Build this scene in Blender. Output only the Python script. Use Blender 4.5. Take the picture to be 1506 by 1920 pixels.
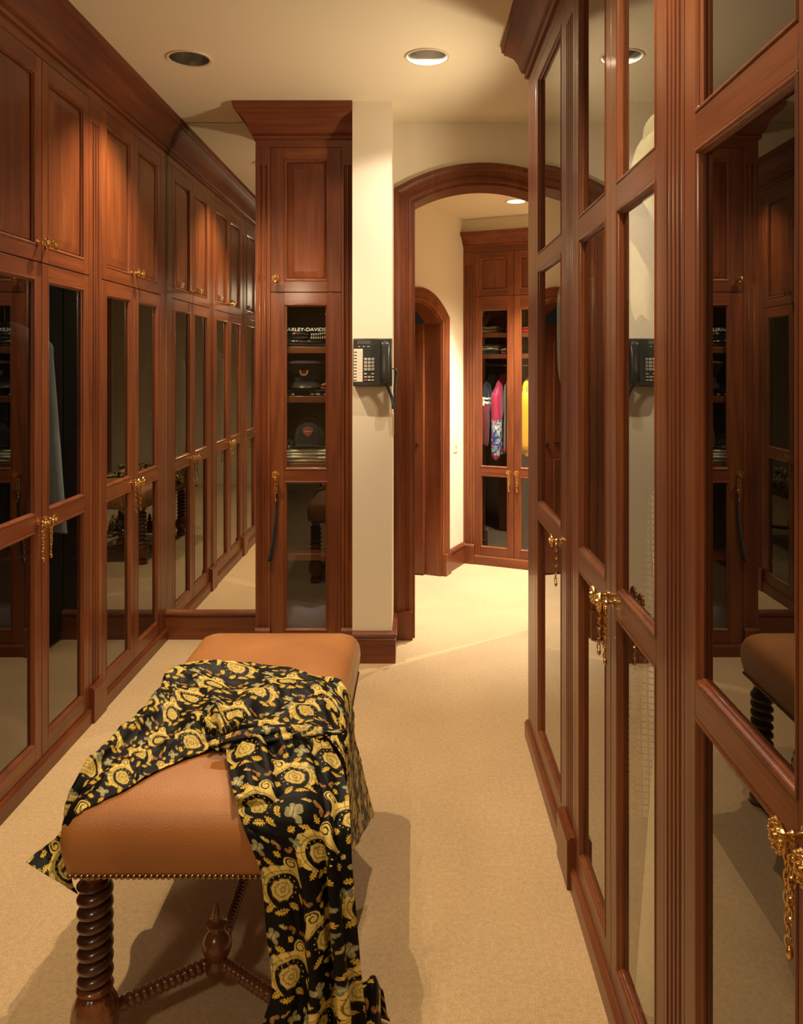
import bpy, bmesh, math, random
import numpy as np
from math import sin, cos, pi, radians, sqrt, atan2
from mathutils import Vector, Matrix

S = bpy.context.scene
COL = S.collection
for o in list(bpy.data.objects):
    bpy.data.objects.remove(o)

# ------------------------------------------------------------------ camera
F = 1500.0            # focal length in pixels of the 1506x1920 frame
PX, PY = 781.0, 683.0  # vanishing point of the aisle
CAM_Z = 1.46
cam_data = bpy.data.cameras.new('camera')
cam = bpy.data.objects.new('camera', cam_data)
COL.objects.link(cam)
cam.location = (0, 0, CAM_Z)
cam.rotation_euler = (pi / 2, 0, 0)
cam_data.sensor_fit = 'VERTICAL'
cam_data.sensor_height = 24.0
cam_data.lens = 24.0 * F / 1920.0
cam_data.shift_x = (753.0 - PX) / 1920.0
cam_data.shift_y = (PY - 960.0) / 1920.0
cam_data.clip_start = 0.02
S.camera = cam

def at(px, py, y):
    """world point seen at a pixel of the photograph, at depth y"""
    return Vector(((px - PX) * y / F, y, CAM_Z - (py - PY) * y / F))

# ------------------------------------------------------------------ world, exposure
world = bpy.data.worlds.new('world')
S.world = world
world.use_nodes = True
world.node_tree.nodes['Background'].inputs[0].default_value = (1.0, 0.8, 0.55, 1)
world.node_tree.nodes['Background'].inputs[1].default_value = 0.01
S.view_settings.view_transform = 'Standard'
S.view_settings.look = 'None'
S.view_settings.gamma = 1.0
S.view_settings.use_curve_mapping = False
S.view_settings.exposure = 0.30
S.cycles.max_bounces = 8
S.cycles.transparent_max_bounces = 10

WARM = (1.0, 0.77, 0.47)
WHITE = (1.0, 0.86, 0.68)
CEIL = 2.748
VCEIL = 2.52

def area_light(name, loc, target, size, power, color=WARM):
    d = bpy.data.lights.new(name, 'AREA')
    d.energy = power; d.color = color; d.size = size; d.shape = 'DISK'
    o = bpy.data.objects.new(name, d); COL.objects.link(o)
    o.location = loc
    o.rotation_euler = (Vector(target) - Vector(loc)).to_track_quat('-Z', 'Y').to_euler()
    return o

def spot_lamp(name, loc, target, radius, power, beam, color=WARM):
    d = bpy.data.lights.new(name, 'SPOT')
    d.energy = power; d.color = color; d.shadow_soft_size = radius; d.spot_size = radians(beam); d.spot_blend = 0.6
    o = bpy.data.objects.new(name, d); COL.objects.link(o); o.location = loc
    o.rotation_euler = (Vector(target) - Vector(loc)).to_track_quat('-Z', 'Y').to_euler()
    return o

# fill lamp added behind the camera, and the photographer's lamp in the recess behind the right hand wardrobes
area_light('fill_lamp', (-1.22, -0.35, 2.20), (0.2, 2.2, 0.5), 0.25, 10.0, (1.0, 0.80, 0.52))
spot_lamp('recess_lamp', (0.66, 3.36, 1.85), (-1.33, 3.30, 2.30), 0.05, 38.0, 132, (1.0, 0.81, 0.54))

# downlights: x, y, power, beam, colour
DOWNLIGHTS = [(-0.957, 3.37, 128.0, 104, WARM), (0.045, 3.35, 42.0, 150, WHITE), (-0.957, 1.35, 26.0, 100, WARM), (0.0, 1.30, 96.0, 120, WARM)]

# ------------------------------------------------------------------ mesh helper
class MB:
    def __init__(s):
        s.v = []; s.f = []; s.m = []
    def add(s, vs, fs, m=0):
        b = len(s.v)
        s.v.extend([tuple(p) for p in vs])
        for f in fs:
            s.f.append(tuple(b + i for i in f)); s.m.append(m)
        return s
    def box(s, x0, x1, y0, y1, z0, z1, m=0):
        vs = [(x0,y0,z0),(x1,y0,z0),(x1,y1,z0),(x0,y1,z0),(x0,y0,z1),(x1,y0,z1),(x1,y1,z1),(x0,y1,z1)]
        return s.add(vs, [(0,3,2,1),(4,5,6,7),(0,1,5,4),(1,2,6,5),(2,3,7,6),(3,0,4,7)], m)
    def prism(s, poly, lo, hi, axis='z', m=0):
        n = len(poly)
        def mp(a, b, c):
            return {'z': (a, b, c), 'y': (a, c, b), 'x': (c, a, b)}[axis]
        vs = [mp(a, b, lo) for a, b in poly] + [mp(a, b, hi) for a, b in poly]
        fs = [tuple(range(n - 1, -1, -1)), tuple(range(n, 2 * n))]
        fs += [(i, (i + 1) % n, n + (i + 1) % n, n + i) for i in range(n)]
        return s.add(vs, fs, m)
    def grid(s, P, m=0, cu=False, cv=False):
        nu, nv = len(P), len(P[0])
        vs = [p for row in P for p in row]
        fs = []
        for i in range(nu if cu else nu - 1):
            for j in range(nv if cv else nv - 1):
                a = i * nv + j; b = i * nv + (j + 1) % nv
                c = ((i + 1) % nu) * nv + (j + 1) % nv; d = ((i + 1) % nu) * nv + j
                fs.append((a, b, c, d))
        return s.add(vs, fs, m)
    def lathe(s, prof, n=20, c=(0, 0, 0), axis='z', m=0, rad=None):
        P = []
        for k, (r, h) in enumerate(prof):
            row = []
            for i in range(n):
                a = 2 * pi * i / n
                rr = r * (rad(a, k) if rad else 1)
                x, y = rr * cos(a), rr * sin(a)
                q = {'z': (x, y, h), 'y': (x, -h, y), 'x': (h, x, y)}[axis]
                row.append((c[0] + q[0], c[1] + q[1], c[2] + q[2]))
            P.append(row)
        b = len(s.v)
        s.grid(P, m, cv=True)
        s.f.append(tuple(b + i for i in range(n - 1, -1, -1))); s.m.append(m)
        e = b + (len(prof) - 1) * n
        s.f.append(tuple(e + i for i in range(n))); s.m.append(m)
        return s
    def tube(s, path, r, n=8, m=0, closed=False, rfun=None):
        P = []
        pts = [Vector(p) for p in path]
        L = len(pts)
        t0 = (pts[1] - pts[0]).normalized()
        up = Vector((0, 0, 1)) if abs(t0.z) < 0.9 else Vector((0, 1, 0))
        nrm = t0.cross(up).normalized()
        for i, p in enumerate(pts):
            if closed:
                t = (pts[(i + 1) % L] - pts[i - 1]).normalized()
            else:
                t = (pts[min(i + 1, L - 1)] - pts[max(i - 1, 0)]).normalized()
            nrm = (nrm - t * nrm.dot(t)).normalized()
            bn = t.cross(nrm)
            row = []
            for k in range(n):
                a = 2 * pi * k / n
                rr = rfun(i, a) if rfun else r
                row.append(p + (nrm * cos(a) + bn * sin(a)) * rr)
            P.append(row)
        b = len(s.v)
        s.grid(P, m, cu=closed, cv=True)
        if not closed:
            s.f.append(tuple(b + i for i in range(n - 1, -1, -1))); s.m.append(m)
            e = b + (L - 1) * n
            s.f.append(tuple(e + i for i in range(n))); s.m.append(m)
        return s
    def ball(s, c, r, n=8, k=5, m=0, sc=(1, 1, 1)):
        P = []
        for i in range(k + 1):
            a = -pi / 2 + pi * i / k
            rr = max(cos(a), 0.02)
            P.append([(c[0] + r * sc[0] * rr * cos(2 * pi * j / n), c[1] + r * sc[1] * rr * sin(2 * pi * j / n), c[2] + r * sc[2] * sin(a)) for j in range(n)])
        return s.grid(P, m, cv=True)
    def sweep(s, path, prof, mp, m=0, closed_prof=True):
        """path in a plane (u, v), mitred; prof = (offset along the left normal, offset out of the plane)"""
        n = len(path)
        rows = []
        for i in range(n):
            def nr(a, b):
                d = (b[0] - a[0], b[1] - a[1]); l = sqrt(d[0] ** 2 + d[1] ** 2)
                return (-d[1] / l, d[0] / l)
            if i == 0: N = nr(path[0], path[1]); k = 1
            elif i == n - 1: N = nr(path[-2], path[-1]); k = 1
            else:
                a = nr(path[i - 1], path[i]); b = nr(path[i], path[i + 1])
                q = (a[0] + b[0], a[1] + b[1]); l = sqrt(q[0] ** 2 + q[1] ** 2)
                N = (q[0] / l, q[1] / l); k = 1 / max(0.3, N[0] * a[0] + N[1] * a[1])
            rows.append([mp(path[i][0] + N[0] * k * p, path[i][1] + N[1] * k * p, w) for p, w in prof])
        b = len(s.v); c = len(prof)
        s.grid(rows, m, cv=closed_prof)
        if closed_prof:
            s.f.append(tuple(b + i for i in range(c))); s.m.append(m)
            e = b + (n - 1) * c
            s.f.append(tuple(e + i for i in range(c - 1, -1, -1))); s.m.append(m)
        return s
    def mesh(s, name, mats, angle=35, fix=True):
        me = bpy.data.meshes.new(name)
        me.from_pydata(s.v, [], s.f)
        if fix:
            bm = bmesh.new(); bm.from_mesh(me)
            bmesh.ops.recalc_face_normals(bm, faces=bm.faces)
            bm.to_mesh(me); bm.free()
        me.polygons.foreach_set('use_smooth', [True] * len(me.polygons))
        me.polygons.foreach_set('material_index', s.m)
        for q in (mats if isinstance(mats, (list, tuple)) else [mats]):
            me.materials.append(q)
        me.set_sharp_from_angle(angle=radians(angle))
        return me
    def build(s, name, mats, parent=None, loc=(0, 0, 0), rz=0, angle=35, bevel=0, fix=True):
        o = bpy.data.objects.new(name, s.mesh(name, mats, angle, fix))
        COL.objects.link(o)
        o.location = loc; o.rotation_euler = (0, 0, rz)
        if parent: o.parent = parent
        if bevel:
            b = o.modifiers.new('bevel', 'BEVEL')
            b.width = bevel; b.segments = 2; b.limit_method = 'ANGLE'; b.angle_limit = radians(40)
        return o

def inst(mesh, name, parent=None, loc=(0, 0, 0), rot=(0, 0, 0)):
    o = bpy.data.objects.new(name, mesh); COL.objects.link(o)
    o.location = loc; o.rotation_euler = rot
    if parent: o.parent = parent
    return o

def empty(name, loc=(0, 0, 0), rz=0):
    o = bpy.data.objects.new(name, None); COL.objects.link(o)
    o.empty_display_size = 0.05
    o.location = loc; o.rotation_euler = (0, 0, rz)
    return o

def tag(o, label, cat, group=None):
    o['label'] = label; o['category'] = cat
    if group: o['group'] = group
    return o

def struct(o, label=None):
    o['kind'] = 'structure'
    if label: o['label'] = label
    return o

# ------------------------------------------------------------------ materials
def new_mat(name):
    m = bpy.data.materials.new(name); m.use_nodes = True
    nt = m.node_tree
    return m, nt, nt.nodes['Principled BSDF']

def node(nt, typ, **kw):
    n = nt.nodes.new(typ)
    for k, v in kw.items():
        setattr(n, k, v)
    return n

def setin(n, **kw):
    for k, v in kw.items():
        n.inputs[k.replace('_', ' ')].default_value = v

def plain(name, col, rough=0.5, metal=0.0, coat=0.0, spec=0.5, sheen=0.0, noise=0.0, nscale=40, bump=0.0, bscale=200):
    m, nt, b = new_mat(name)
    setin(b, Roughness=rough, Metallic=metal)
    b.inputs['Base Color'].default_value = (*col, 1)
    b.inputs['Coat Weight'].default_value = coat
    b.inputs['Specular IOR Level'].default_value = spec
    b.inputs['Sheen Weight'].default_value = sheen
    if noise or bump:
        tc = node(nt, 'ShaderNodeTexCoord')
    if noise:
        n = node(nt, 'ShaderNodeTexNoise'); setin(n, Scale=nscale, Detail=4.0)
        nt.links.new(tc.outputs['Object'], n.inputs['Vector'])
        r = node(nt, 'ShaderNodeMapRange'); setin(r, To_Min=1 - noise, To_Max=1 + noise)
        nt.links.new(n.outputs['Fac'], r.inputs['Value'])
        mx = node(nt, 'ShaderNodeVectorMath', operation='SCALE')
        mx.inputs[0].default_value = col
        nt.links.new(r.outputs[0], mx.inputs['Scale'])
        nt.links.new(mx.outputs[0], b.inputs['Base Color'])
    if bump:
        n2 = node(nt, 'ShaderNodeTexNoise'); setin(n2, Scale=bscale, Detail=3.0)
        nt.links.new(tc.outputs['Object'], n2.inputs['Vector'])
        bp = node(nt, 'ShaderNodeBump'); setin(bp, Strength=bump, Distance=0.004)
        nt.links.new(n2.outputs['Fac'], bp.inputs['Height'])
        nt.links.new(bp.outputs[0], b.inputs['Normal'])
    return m

def wood(name, axis, tone=1.0, coat=0.22, rough=0.36):
    m, nt, b = new_mat(name)
    L = nt.links
    tc = node(nt, 'ShaderNodeTexCoord'); oi = node(nt, 'ShaderNodeObjectInfo')
    mul = node(nt, 'ShaderNodeMath', operation='MULTIPLY'); mul.inputs[1].default_value = 17.0
    L.new(oi.outputs['Random'], mul.inputs[0])
    add = node(nt, 'ShaderNodeVectorMath', operation='ADD')
    L.new(tc.outputs['Object'], add.inputs[0]); L.new(mul.outputs[0], add.inputs[1])
    def mapped(cross, along):
        mp = node(nt, 'ShaderNodeMapping')
        sc = [cross] * 3; sc['xyz'.index(axis)] = along
        mp.inputs['Scale'].default_value = sc
        L.new(add.outputs[0], mp.inputs['Vector']); return mp
    n1 = node(nt, 'ShaderNodeTexNoise'); setin(n1, Scale=1.0, Detail=5.0, Roughness=0.6, Distortion=0.8)
    L.new(mapped(16, 1.3).outputs[0], n1.inputs['Vector'])
    n2 = node(nt, 'ShaderNodeTexNoise'); setin(n2, Scale=1.0, Detail=3.0, Roughness=0.6)
    L.new(mapped(150, 4).outputs[0], n2.inputs['Vector'])
    n3 = node(nt, 'ShaderNodeTexNoise'); setin(n3, Scale=1.0, Detail=2.0)
    L.new(mapped(3.0, 1.6).outputs[0], n3.inputs['Vector'])
    cr = node(nt, 'ShaderNodeValToRGB')
    e = cr.color_ramp.elements
    e[0].position = 0.28; e[0].color = (0.085 * tone, 0.021 * tone, 0.010 * tone, 1)
    e[1].position = 0.75; e[1].color = (0.30 * tone, 0.094 * tone, 0.026 * tone, 1)
    k = e.new(0.5); k.color = (0.18 * tone, 0.047 * tone, 0.015 * tone, 1)
    mx = node(nt, 'ShaderNodeMath', operation='MULTIPLY_ADD'); mx.inputs[1].default_value = 0.45
    L.new(n3.outputs['Fac'], mx.inputs[0])
    sc = node(nt, 'ShaderNodeMath', operation='MULTIPLY'); sc.inputs[1].default_value = 0.55
    L.new(n1.outputs['Fac'], sc.inputs[0]); L.new(sc.outputs[0], mx.inputs[2])
    L.new(mx.outputs[0], cr.inputs[0])
    rg = node(nt, 'ShaderNodeMapRange'); setin(rg, From_Min=0.3, From_Max=0.7, To_Min=0.78, To_Max=1.12)
    L.new(n2.outputs['Fac'], rg.inputs['Value'])
    vm = node(nt, 'ShaderNodeVectorMath', operation='SCALE')
    L.new(cr.outputs[0], vm.inputs[0]); L.new(rg.outputs[0], vm.inputs['Scale'])
    L.new(vm.outputs[0], b.inputs['Base Color'])
    setin(b, Roughness=rough)
    b.inputs['Specular IOR Level'].default_value = 0.35
    b.inputs['Coat Weight'].default_value = coat
    b.inputs['Coat Roughness'].default_value = 0.12
    bp = node(nt, 'ShaderNodeBump'); setin(bp, Strength=0.06, Distance=0.001)
    L.new(n2.outputs['Fac'], bp.inputs['Height']); L.new(bp.outputs[0], b.inputs['Normal'])
    return m

M = {}
M['wood_z'] = wood('cherry_wood_vertical', 'z', 0.9)
M['wood_x'] = wood('cherry_wood_along_x', 'x', 0.9)
M['wood_y'] = wood('cherry_wood_along_y', 'y', 0.9)
M['crown_x'] = wood('matte_cherry_along_x', 'x', 0.9, 0.0, 0.55)
M['crown_y'] = wood('matte_cherry_along_y', 'y', 0.9, 0.0, 0.55)
M['dark_wood'] = plain('dark_turned_wood', (0.075, 0.024, 0.010), 0.28, coat=0.6, noise=0.35, nscale=30)
M['turned'] = plain('turned_walnut', (0.16, 0.055, 0.02), 0.25, coat=0.6, noise=0.35, nscale=25)
M['lining'] = plain('black_cabinet_lining', (0.008, 0.007, 0.006), 0.7)
M['plaster'] = plain('cream_plaster', (0.80, 0.715, 0.57), 0.75, spec=0.25, noise=0.03, nscale=3, bump=0.05, bscale=60)
M['ceiling'] = plain('cream_ceiling_paint', (0.78, 0.70, 0.53), 0.8, spec=0.2, noise=0.02, nscale=2)
M['brass'] = plain('polished_brass', (0.80, 0.52, 0.20), 0.2, metal=1.0, noise=0.15, nscale=300)
M['nail'] = plain('antique_brass_nail', (0.33, 0.21, 0.10), 0.28, metal=1.0)
M['steel'] = plain('chrome_steel', (0.6, 0.58, 0.55), 0.2, metal=1.0)
M['can'] = plain('brushed_dark_reflector', (0.55, 0.52, 0.46), 0.34, metal=1.0)
M['trim_white'] = plain('downlight_trim_paint', (0.70, 0.60, 0.44), 0.5)
M['mirror'] = plain('mirror_silver', (0.86, 0.86, 0.82), 0.0, metal=1.0)
M['black_plastic'] = plain('charcoal_plastic', (0.022, 0.021, 0.019), 0.38)
M['handset'] = plain('handset_plastic', (0.03, 0.029, 0.027), 0.28)
M['lcd'] = plain('grey_display', (0.075, 0.08, 0.07), 0.2)
M['key'] = plain('pale_key_plastic', (0.42, 0.38, 0.33), 0.5)
M['key_red'] = plain('red_key_plastic', (0.45, 0.06, 0.05), 0.5)
M['paper'] = plain('paper_label', (0.72, 0.60, 0.48), 0.7)
M['ink'] = plain('dark_print', (0.03, 0.02, 0.02), 0.6)
M['ivory'] = plain('ivory_plastic', (0.75, 0.66, 0.5), 0.4)

def glass_mat():
    m = bpy.data.materials.new('cabinet_glass'); m.use_nodes = True
    nt = m.node_tree; nt.nodes.clear(); L = nt.links
    out = node(nt, 'ShaderNodeOutputMaterial')
    tr = node(nt, 'ShaderNodeBsdfTransparent'); tr.inputs[0].default_value = (0.93, 0.95, 0.92, 1)
    gl = node(nt, 'ShaderNodeBsdfGlossy'); gl.inputs['Roughness'].default_value = 0.0
    gl.inputs['Color'].default_value = (1, 1, 1, 1)
    fr = node(nt, 'ShaderNodeFresnel'); fr.inputs['IOR'].default_value = 1.52
    ge = node(nt, 'ShaderNodeNewGeometry')
    inv = node(nt, 'ShaderNodeMath', operation='SUBTRACT'); inv.inputs[0].default_value = 1.0
    L.new(ge.outputs['Backfacing'], inv.inputs[1])
    mu = node(nt, 'ShaderNodeMath', operation='MULTIPLY')
    # reflection off the front and the back of the sheet together: 2F / (1 + F)
    d2 = node(nt, 'ShaderNodeMath', operation='MULTIPLY'); d2.inputs[1].default_value = 2.0; L.new(fr.outputs[0], d2.inputs[0])
    p1 = node(nt, 'ShaderNodeMath', operation='ADD'); p1.inputs[1].default_value = 1.0; L.new(fr.outputs[0], p1.inputs[0])
    dv = node(nt, 'ShaderNodeMath', operation='DIVIDE'); L.new(d2.outputs[0], dv.inputs[0]); L.new(p1.outputs[0], dv.inputs[1])
    L.new(dv.outputs[0], mu.inputs[0]); L.new(inv.outputs[0], mu.inputs[1])
    mx = node(nt, 'ShaderNodeMixShader')
    L.new(mu.outputs[0], mx.inputs[0]); L.new(tr.outputs[0], mx.inputs[1]); L.new(gl.outputs[0], mx.inputs[2])
    L.new(mx.outputs[0], out.inputs[0])
    return m
M['glass'] = glass_mat()

def carpet_mat():
    m, nt, b = new_mat('beige_cut_pile_carpet'); L = nt.links
    tc = node(nt, 'ShaderNodeTexCoord')
    n1 = node(nt, 'ShaderNodeTexNoise'); setin(n1, Scale=260.0, Detail=3.0, Roughness=0.7)
    n2 = node(nt, 'ShaderNodeTexNoise'); setin(n2, Scale=2.2, Detail=3.0)
    n3 = node(nt, 'ShaderNodeTexNoise'); setin(n3, Scale=70.0, Detail=2.0)
    for n in (n1, n2, n3): L.new(tc.outputs['Object'], n.inputs['Vector'])
    cr = node(nt, 'ShaderNodeValToRGB')
    cr.color_ramp.elements[0].position = 0.30; cr.color_ramp.elements[0].color = (0.46, 0.31, 0.16, 1)
    cr.color_ramp.elements[1].position = 0.62; cr.color_ramp.elements[1].color = (0.71, 0.505, 0.285, 1)
    L.new(n1.outputs['Fac'], cr.inputs[0])
    r = node(nt, 'ShaderNodeMapRange'); setin(r, From_Min=0.3, From_Max=0.7, To_Min=0.92, To_Max=1.06)
    L.new(n2.outputs['Fac'], r.inputs['Value'])
    r2 = node(nt, 'ShaderNodeMapRange'); setin(r2, From_Min=0.3, From_Max=0.7, To_Min=0.9, To_Max=1.08)
    L.new(n3.outputs['Fac'], r2.inputs['Value'])
    mm = node(nt, 'ShaderNodeMath', operation='MULTIPLY')
    L.new(r.outputs[0], mm.inputs[0]); L.new(r2.outputs[0], mm.inputs[1])
    vm = node(nt, 'ShaderNodeVectorMath', operation='SCALE')
    L.new(cr.outputs[0], vm.inputs[0]); L.new(mm.outputs[0], vm.inputs['Scale'])
    L.new(vm.outputs[0], b.inputs['Base Color'])
    setin(b, Roughness=0.95); b.inputs['Specular IOR Level'].default_value = 0.1
    b.inputs['Sheen Weight'].default_value = 0.3
    bp = node(nt, 'ShaderNodeBump'); setin(bp, Strength=0.6, Distance=0.005)
    L.new(n1.outputs['Fac'], bp.inputs['Height']); L.new(bp.outputs[0], b.inputs['Normal'])
    return m
M['carpet'] = carpet_mat()

def leather_mat():
    m, nt, b = new_mat('tan_pebbled_leather'); L = nt.links
    tc = node(nt, 'ShaderNodeTexCoord')
    v = node(nt, 'ShaderNodeTexVoronoi'); setin(v, Scale=330.0)
    n = node(nt, 'ShaderNodeTexNoise'); setin(n, Scale=5.0, Detail=4.0)
    L.new(tc.outputs['Object'], v.inputs['Vector']); L.new(tc.outputs['Object'], n.inputs['Vector'])
    cr = node(nt, 'ShaderNodeValToRGB')
    cr.color_ramp.elements[0].position = 0.3; cr.color_ramp.elements[0].color = (0.37, 0.138, 0.036, 1)
    cr.color_ramp.elements[1].position = 0.7; cr.color_ramp.elements[1].color = (0.46, 0.185, 0.052, 1)
    L.new(n.outputs['Fac'], cr.inputs[0]); L.new(cr.outputs[0], b.inputs['Base Color'])
    setin(b, Roughness=0.44); b.inputs['Specular IOR Level'].default_value = 0.55
    b.inputs['Sheen Weight'].default_value = 0.2; b.inputs['Sheen Roughness'].default_value = 0.35; b.inputs['Sheen Tint'].default_value = (1.0, 0.82, 0.5, 1)
    bp = node(nt, 'ShaderNodeBump'); setin(bp, Strength=0.35, Distance=0.0012); bp.invert = True
    L.new(v.outputs['Distance'], bp.inputs['Height']); L.new(bp.outputs[0], b.inputs['Normal'])
    return m
M['leather'] = leather_mat()

def print_mat():
    m, nt, b = new_mat('baroque_printed_silk'); L = nt.links
    a = node(nt, 'ShaderNodeVertexColor'); a.layer_name = 'print'
    L.new(a.outputs['Color'], b.inputs['Base Color'])
    setin(b, Roughness=0.5); b.inputs['Specular IOR Level'].default_value = 0.14
    return m
M['print'] = print_mat()

def cloth_mat(name, col, rough=0.8, stripe=None, wave=60.0):
    m, nt, b = new_mat(name); L = nt.links
    setin(b, Roughness=rough); b.inputs['Sheen Weight'].default_value = 0.2
    b.inputs['Specular IOR Level'].default_value = 0.25
    tc = node(nt, 'ShaderNodeTexCoord')
    n = node(nt, 'ShaderNodeTexNoise'); setin(n, Scale=90.0, Detail=3.0)
    L.new(tc.outputs['Object'], n.inputs['Vector'])
    if stripe:
        w = node(nt, 'ShaderNodeTexWave'); setin(w, Scale=wave, Distortion=1.0)
        L.new(tc.outputs['Object'], w.inputs['Vector'])
        cr = node(nt, 'ShaderNodeValToRGB'); cr.color_ramp.interpolation = 'CONSTANT'
        cr.color_ramp.elements[0].color = (*col, 1); cr.color_ramp.elements[1].color = (*stripe, 1)
        cr.color_ramp.elements[1].position = 0.6
        L.new(w.outputs['Fac'], cr.inputs[0]); L.new(cr.outputs[0], b.inputs['Base Color'])
    else:
        r = node(nt, 'ShaderNodeMapRange'); setin(r, To_Min=0.85, To_Max=1.12)
        L.new(n.outputs['Fac'], r.inputs['Value'])
        vm = node(nt, 'ShaderNodeVectorMath', operation='SCALE'); vm.inputs[0].default_value = col
        L.new(r.outputs[0], vm.inputs['Scale']); L.new(vm.outputs[0], b.inputs['Base Color'])
    bp = node(nt, 'ShaderNodeBump'); setin(bp, Strength=0.2, Distance=0.003)
    L.new(n.outputs['Fac'], bp.inputs['Height']); L.new(bp.outputs[0], b.inputs['Normal'])
    return m

def check_mat(name, base, lines, scale):
    m, nt, b = new_mat(name); L = nt.links
    tc = node(nt, 'ShaderNodeTexCoord')
    sep = node(nt, 'ShaderNodeSeparateXYZ'); L.new(tc.outputs['Object'], sep.inputs[0])
    outs = []
    for ax in ('Y', 'Z'):
        mu = node(nt, 'ShaderNodeMath', operation='MULTIPLY'); mu.inputs[1].default_value = scale
        L.new(sep.outputs[ax], mu.inputs[0])
        fr = node(nt, 'ShaderNodeMath', operation='FRACT'); L.new(mu.outputs[0], fr.inputs[0])
        lt = node(nt, 'ShaderNodeMath', operation='LESS_THAN'); lt.inputs[1].default_value = 0.25
        L.new(fr.outputs[0], lt.inputs[0]); outs.append(lt)
    mxx = node(nt, 'ShaderNodeMath', operation='MAXIMUM')
    L.new(outs[0].outputs[0], mxx.inputs[0]); L.new(outs[1].outputs[0], mxx.inputs[1])
    mix = node(nt, 'ShaderNodeMix', data_type='RGBA')
    mix.inputs[6].default_value = (*base, 1); mix.inputs[7].default_value = (*lines, 1)
    L.new(mxx.outputs[0], mix.inputs[0]); L.new(mix.outputs[2], b.inputs['Base Color'])
    setin(b, Roughness=0.85)
    return m

def spatter_mat(name, cols, scale):
    m, nt, b = new_mat(name); L = nt.links
    tc = node(nt, 'ShaderNodeTexCoord')
    v = node(nt, 'ShaderNodeTexVoronoi'); setin(v, Scale=scale)
    L.new(tc.outputs['Object'], v.inputs['Vector'])
    cr = node(nt, 'ShaderNodeValToRGB'); cr.color_ramp.interpolation = 'CONSTANT'
    e = cr.color_ramp.elements
    e[0].position = 0; e[0].color = (*cols[0], 1); e[1].position = 1 / len(cols); e[1].color = (*cols[1], 1)
    for i, c in enumerate(cols[2:]):
        q = e.new((i + 2) / len(cols)); q.color = (*c, 1)
    sp = node(nt, 'ShaderNodeSeparateColor'); L.new(v.outputs['Color'], sp.inputs[0])
    L.new(sp.outputs[0], cr.inputs[0]); L.new(cr.outputs[0], b.inputs['Base Color'])
    setin(b, Roughness=0.8)
    return m

# ------------------------------------------------------------------ shell of the room
XL = -1.33      # face of the left cabinets
XR = 0.44       # face of the right cabinets
YB = 4.27       # far wall with the mirror and the arch
YP = 3.92       # front of the pier
PIER = (-0.314, -0.12)
WALL_L, WALL_R, WALL_N = -1.93, 1.02, -1.25

f = MB(); f.box(-2.2, 2.4, WALL_N - 0.1, 7.0, -0.06, 0.0)
struct(f.build('floor', M['carpet']), 'beige cut pile carpet running down the aisle')

def slab_with_holes(name, x0, x1, y0, y1, z, holes, mat, thick=0.1):
    bm = bmesh.new()
    def loop(pts):
        vs = [bm.verts.new((p[0], p[1], z)) for p in pts]
        return [bm.edges.new((vs[i], vs[(i + 1) % len(vs)])) for i in range(len(vs))]
    ed = loop([(x0, y0), (x1, y0), (x1, y1), (x0, y1)])
    for hx, hy, r in holes:
        ed += loop([(hx + r * cos(2 * pi * i / 48), hy + r * sin(2 * pi * i / 48)) for i in range(48)])
    bmesh.ops.triangle_fill(bm, edges=ed, use_beauty=True)
    for fc in bm.faces:
        if fc.normal.z > 0: fc.normal_flip()
    me = bpy.data.meshes.new(name); bm.to_mesh(me); bm.free(); me.materials.append(mat)
    o = bpy.data.objects.new(name, me); COL.objects.link(o)
    return o

CAN_R = 0.083
struct(slab_with_holes('ceiling', WALL_L - 0.05, WALL_R + 0.05, WALL_N - 0.05, YB + 0.02, CEIL, [(x, y, CAN_R) for x, y, p, q, c in DOWNLIGHTS], M['ceiling']), 'cream painted ceiling')
m = MB(); m.box(WALL_L - 0.1, WALL_L, WALL_N, YB + 0.2, 0, CEIL); struct(m.build('wall_left', M['plaster']))
m = MB(); m.box(WALL_R, WALL_R + 0.1, WALL_N, YB, 0, CEIL); struct(m.build('wall_right', M['plaster']))
m = MB(); m.box(WALL_L - 0.1, WALL_R + 0.1, WALL_N - 0.1, WALL_N, 0, CEIL); struct(m.build('wall_near', M['plaster']))

# arch wall
ACX, AHW, ASP, ARISE = 0.357, 0.377, 2.33, 0.098
WT = 0.20
def arch_pts(cx, hw, sp, rise, n=24):
    R = (hw * hw + rise * rise) / (2 * rise); cz = sp + rise - R
    a0 = math.asin(hw / R)
    return [(cx + R * sin(-a0 + 2 * a0 * i / n), cz + R * cos(-a0 + 2 * a0 * i / n)) for i in range(n + 1)]
ap = arch_pts(ACX, AHW, ASP, ARISE)
m = MB()
m.box(WALL_L, ACX - AHW, YB, YB + WT, 0, CEIL)
m.box(ACX + AHW, WALL_R + 0.1, YB, YB + WT, 0, CEIL)
for i in range(len(ap) - 1):
    (xa, za), (xb, zb) = ap[i], ap[i + 1]
    m.add([(xa, YB, za), (xb, YB, zb), (xb, YB, CEIL), (xa, YB, CEIL), (xa, YB + WT, za), (xb, YB + WT, zb), (xb, YB + WT, CEIL), (xa, YB + WT, CEIL)],
          [(0, 1, 2, 3), (7, 6, 5, 4), (0, 4, 5, 1)])
struct(m.build('wall_far', M['plaster'], fix=False), 'cream wall with an arched opening')

m = MB(); m.box(PIER[0], PIER[1], YP, YB, 0, CEIL)
struct(m.build('wall_pier', M['plaster']), 'narrow cream plaster pier carrying the wall telephone')

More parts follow.
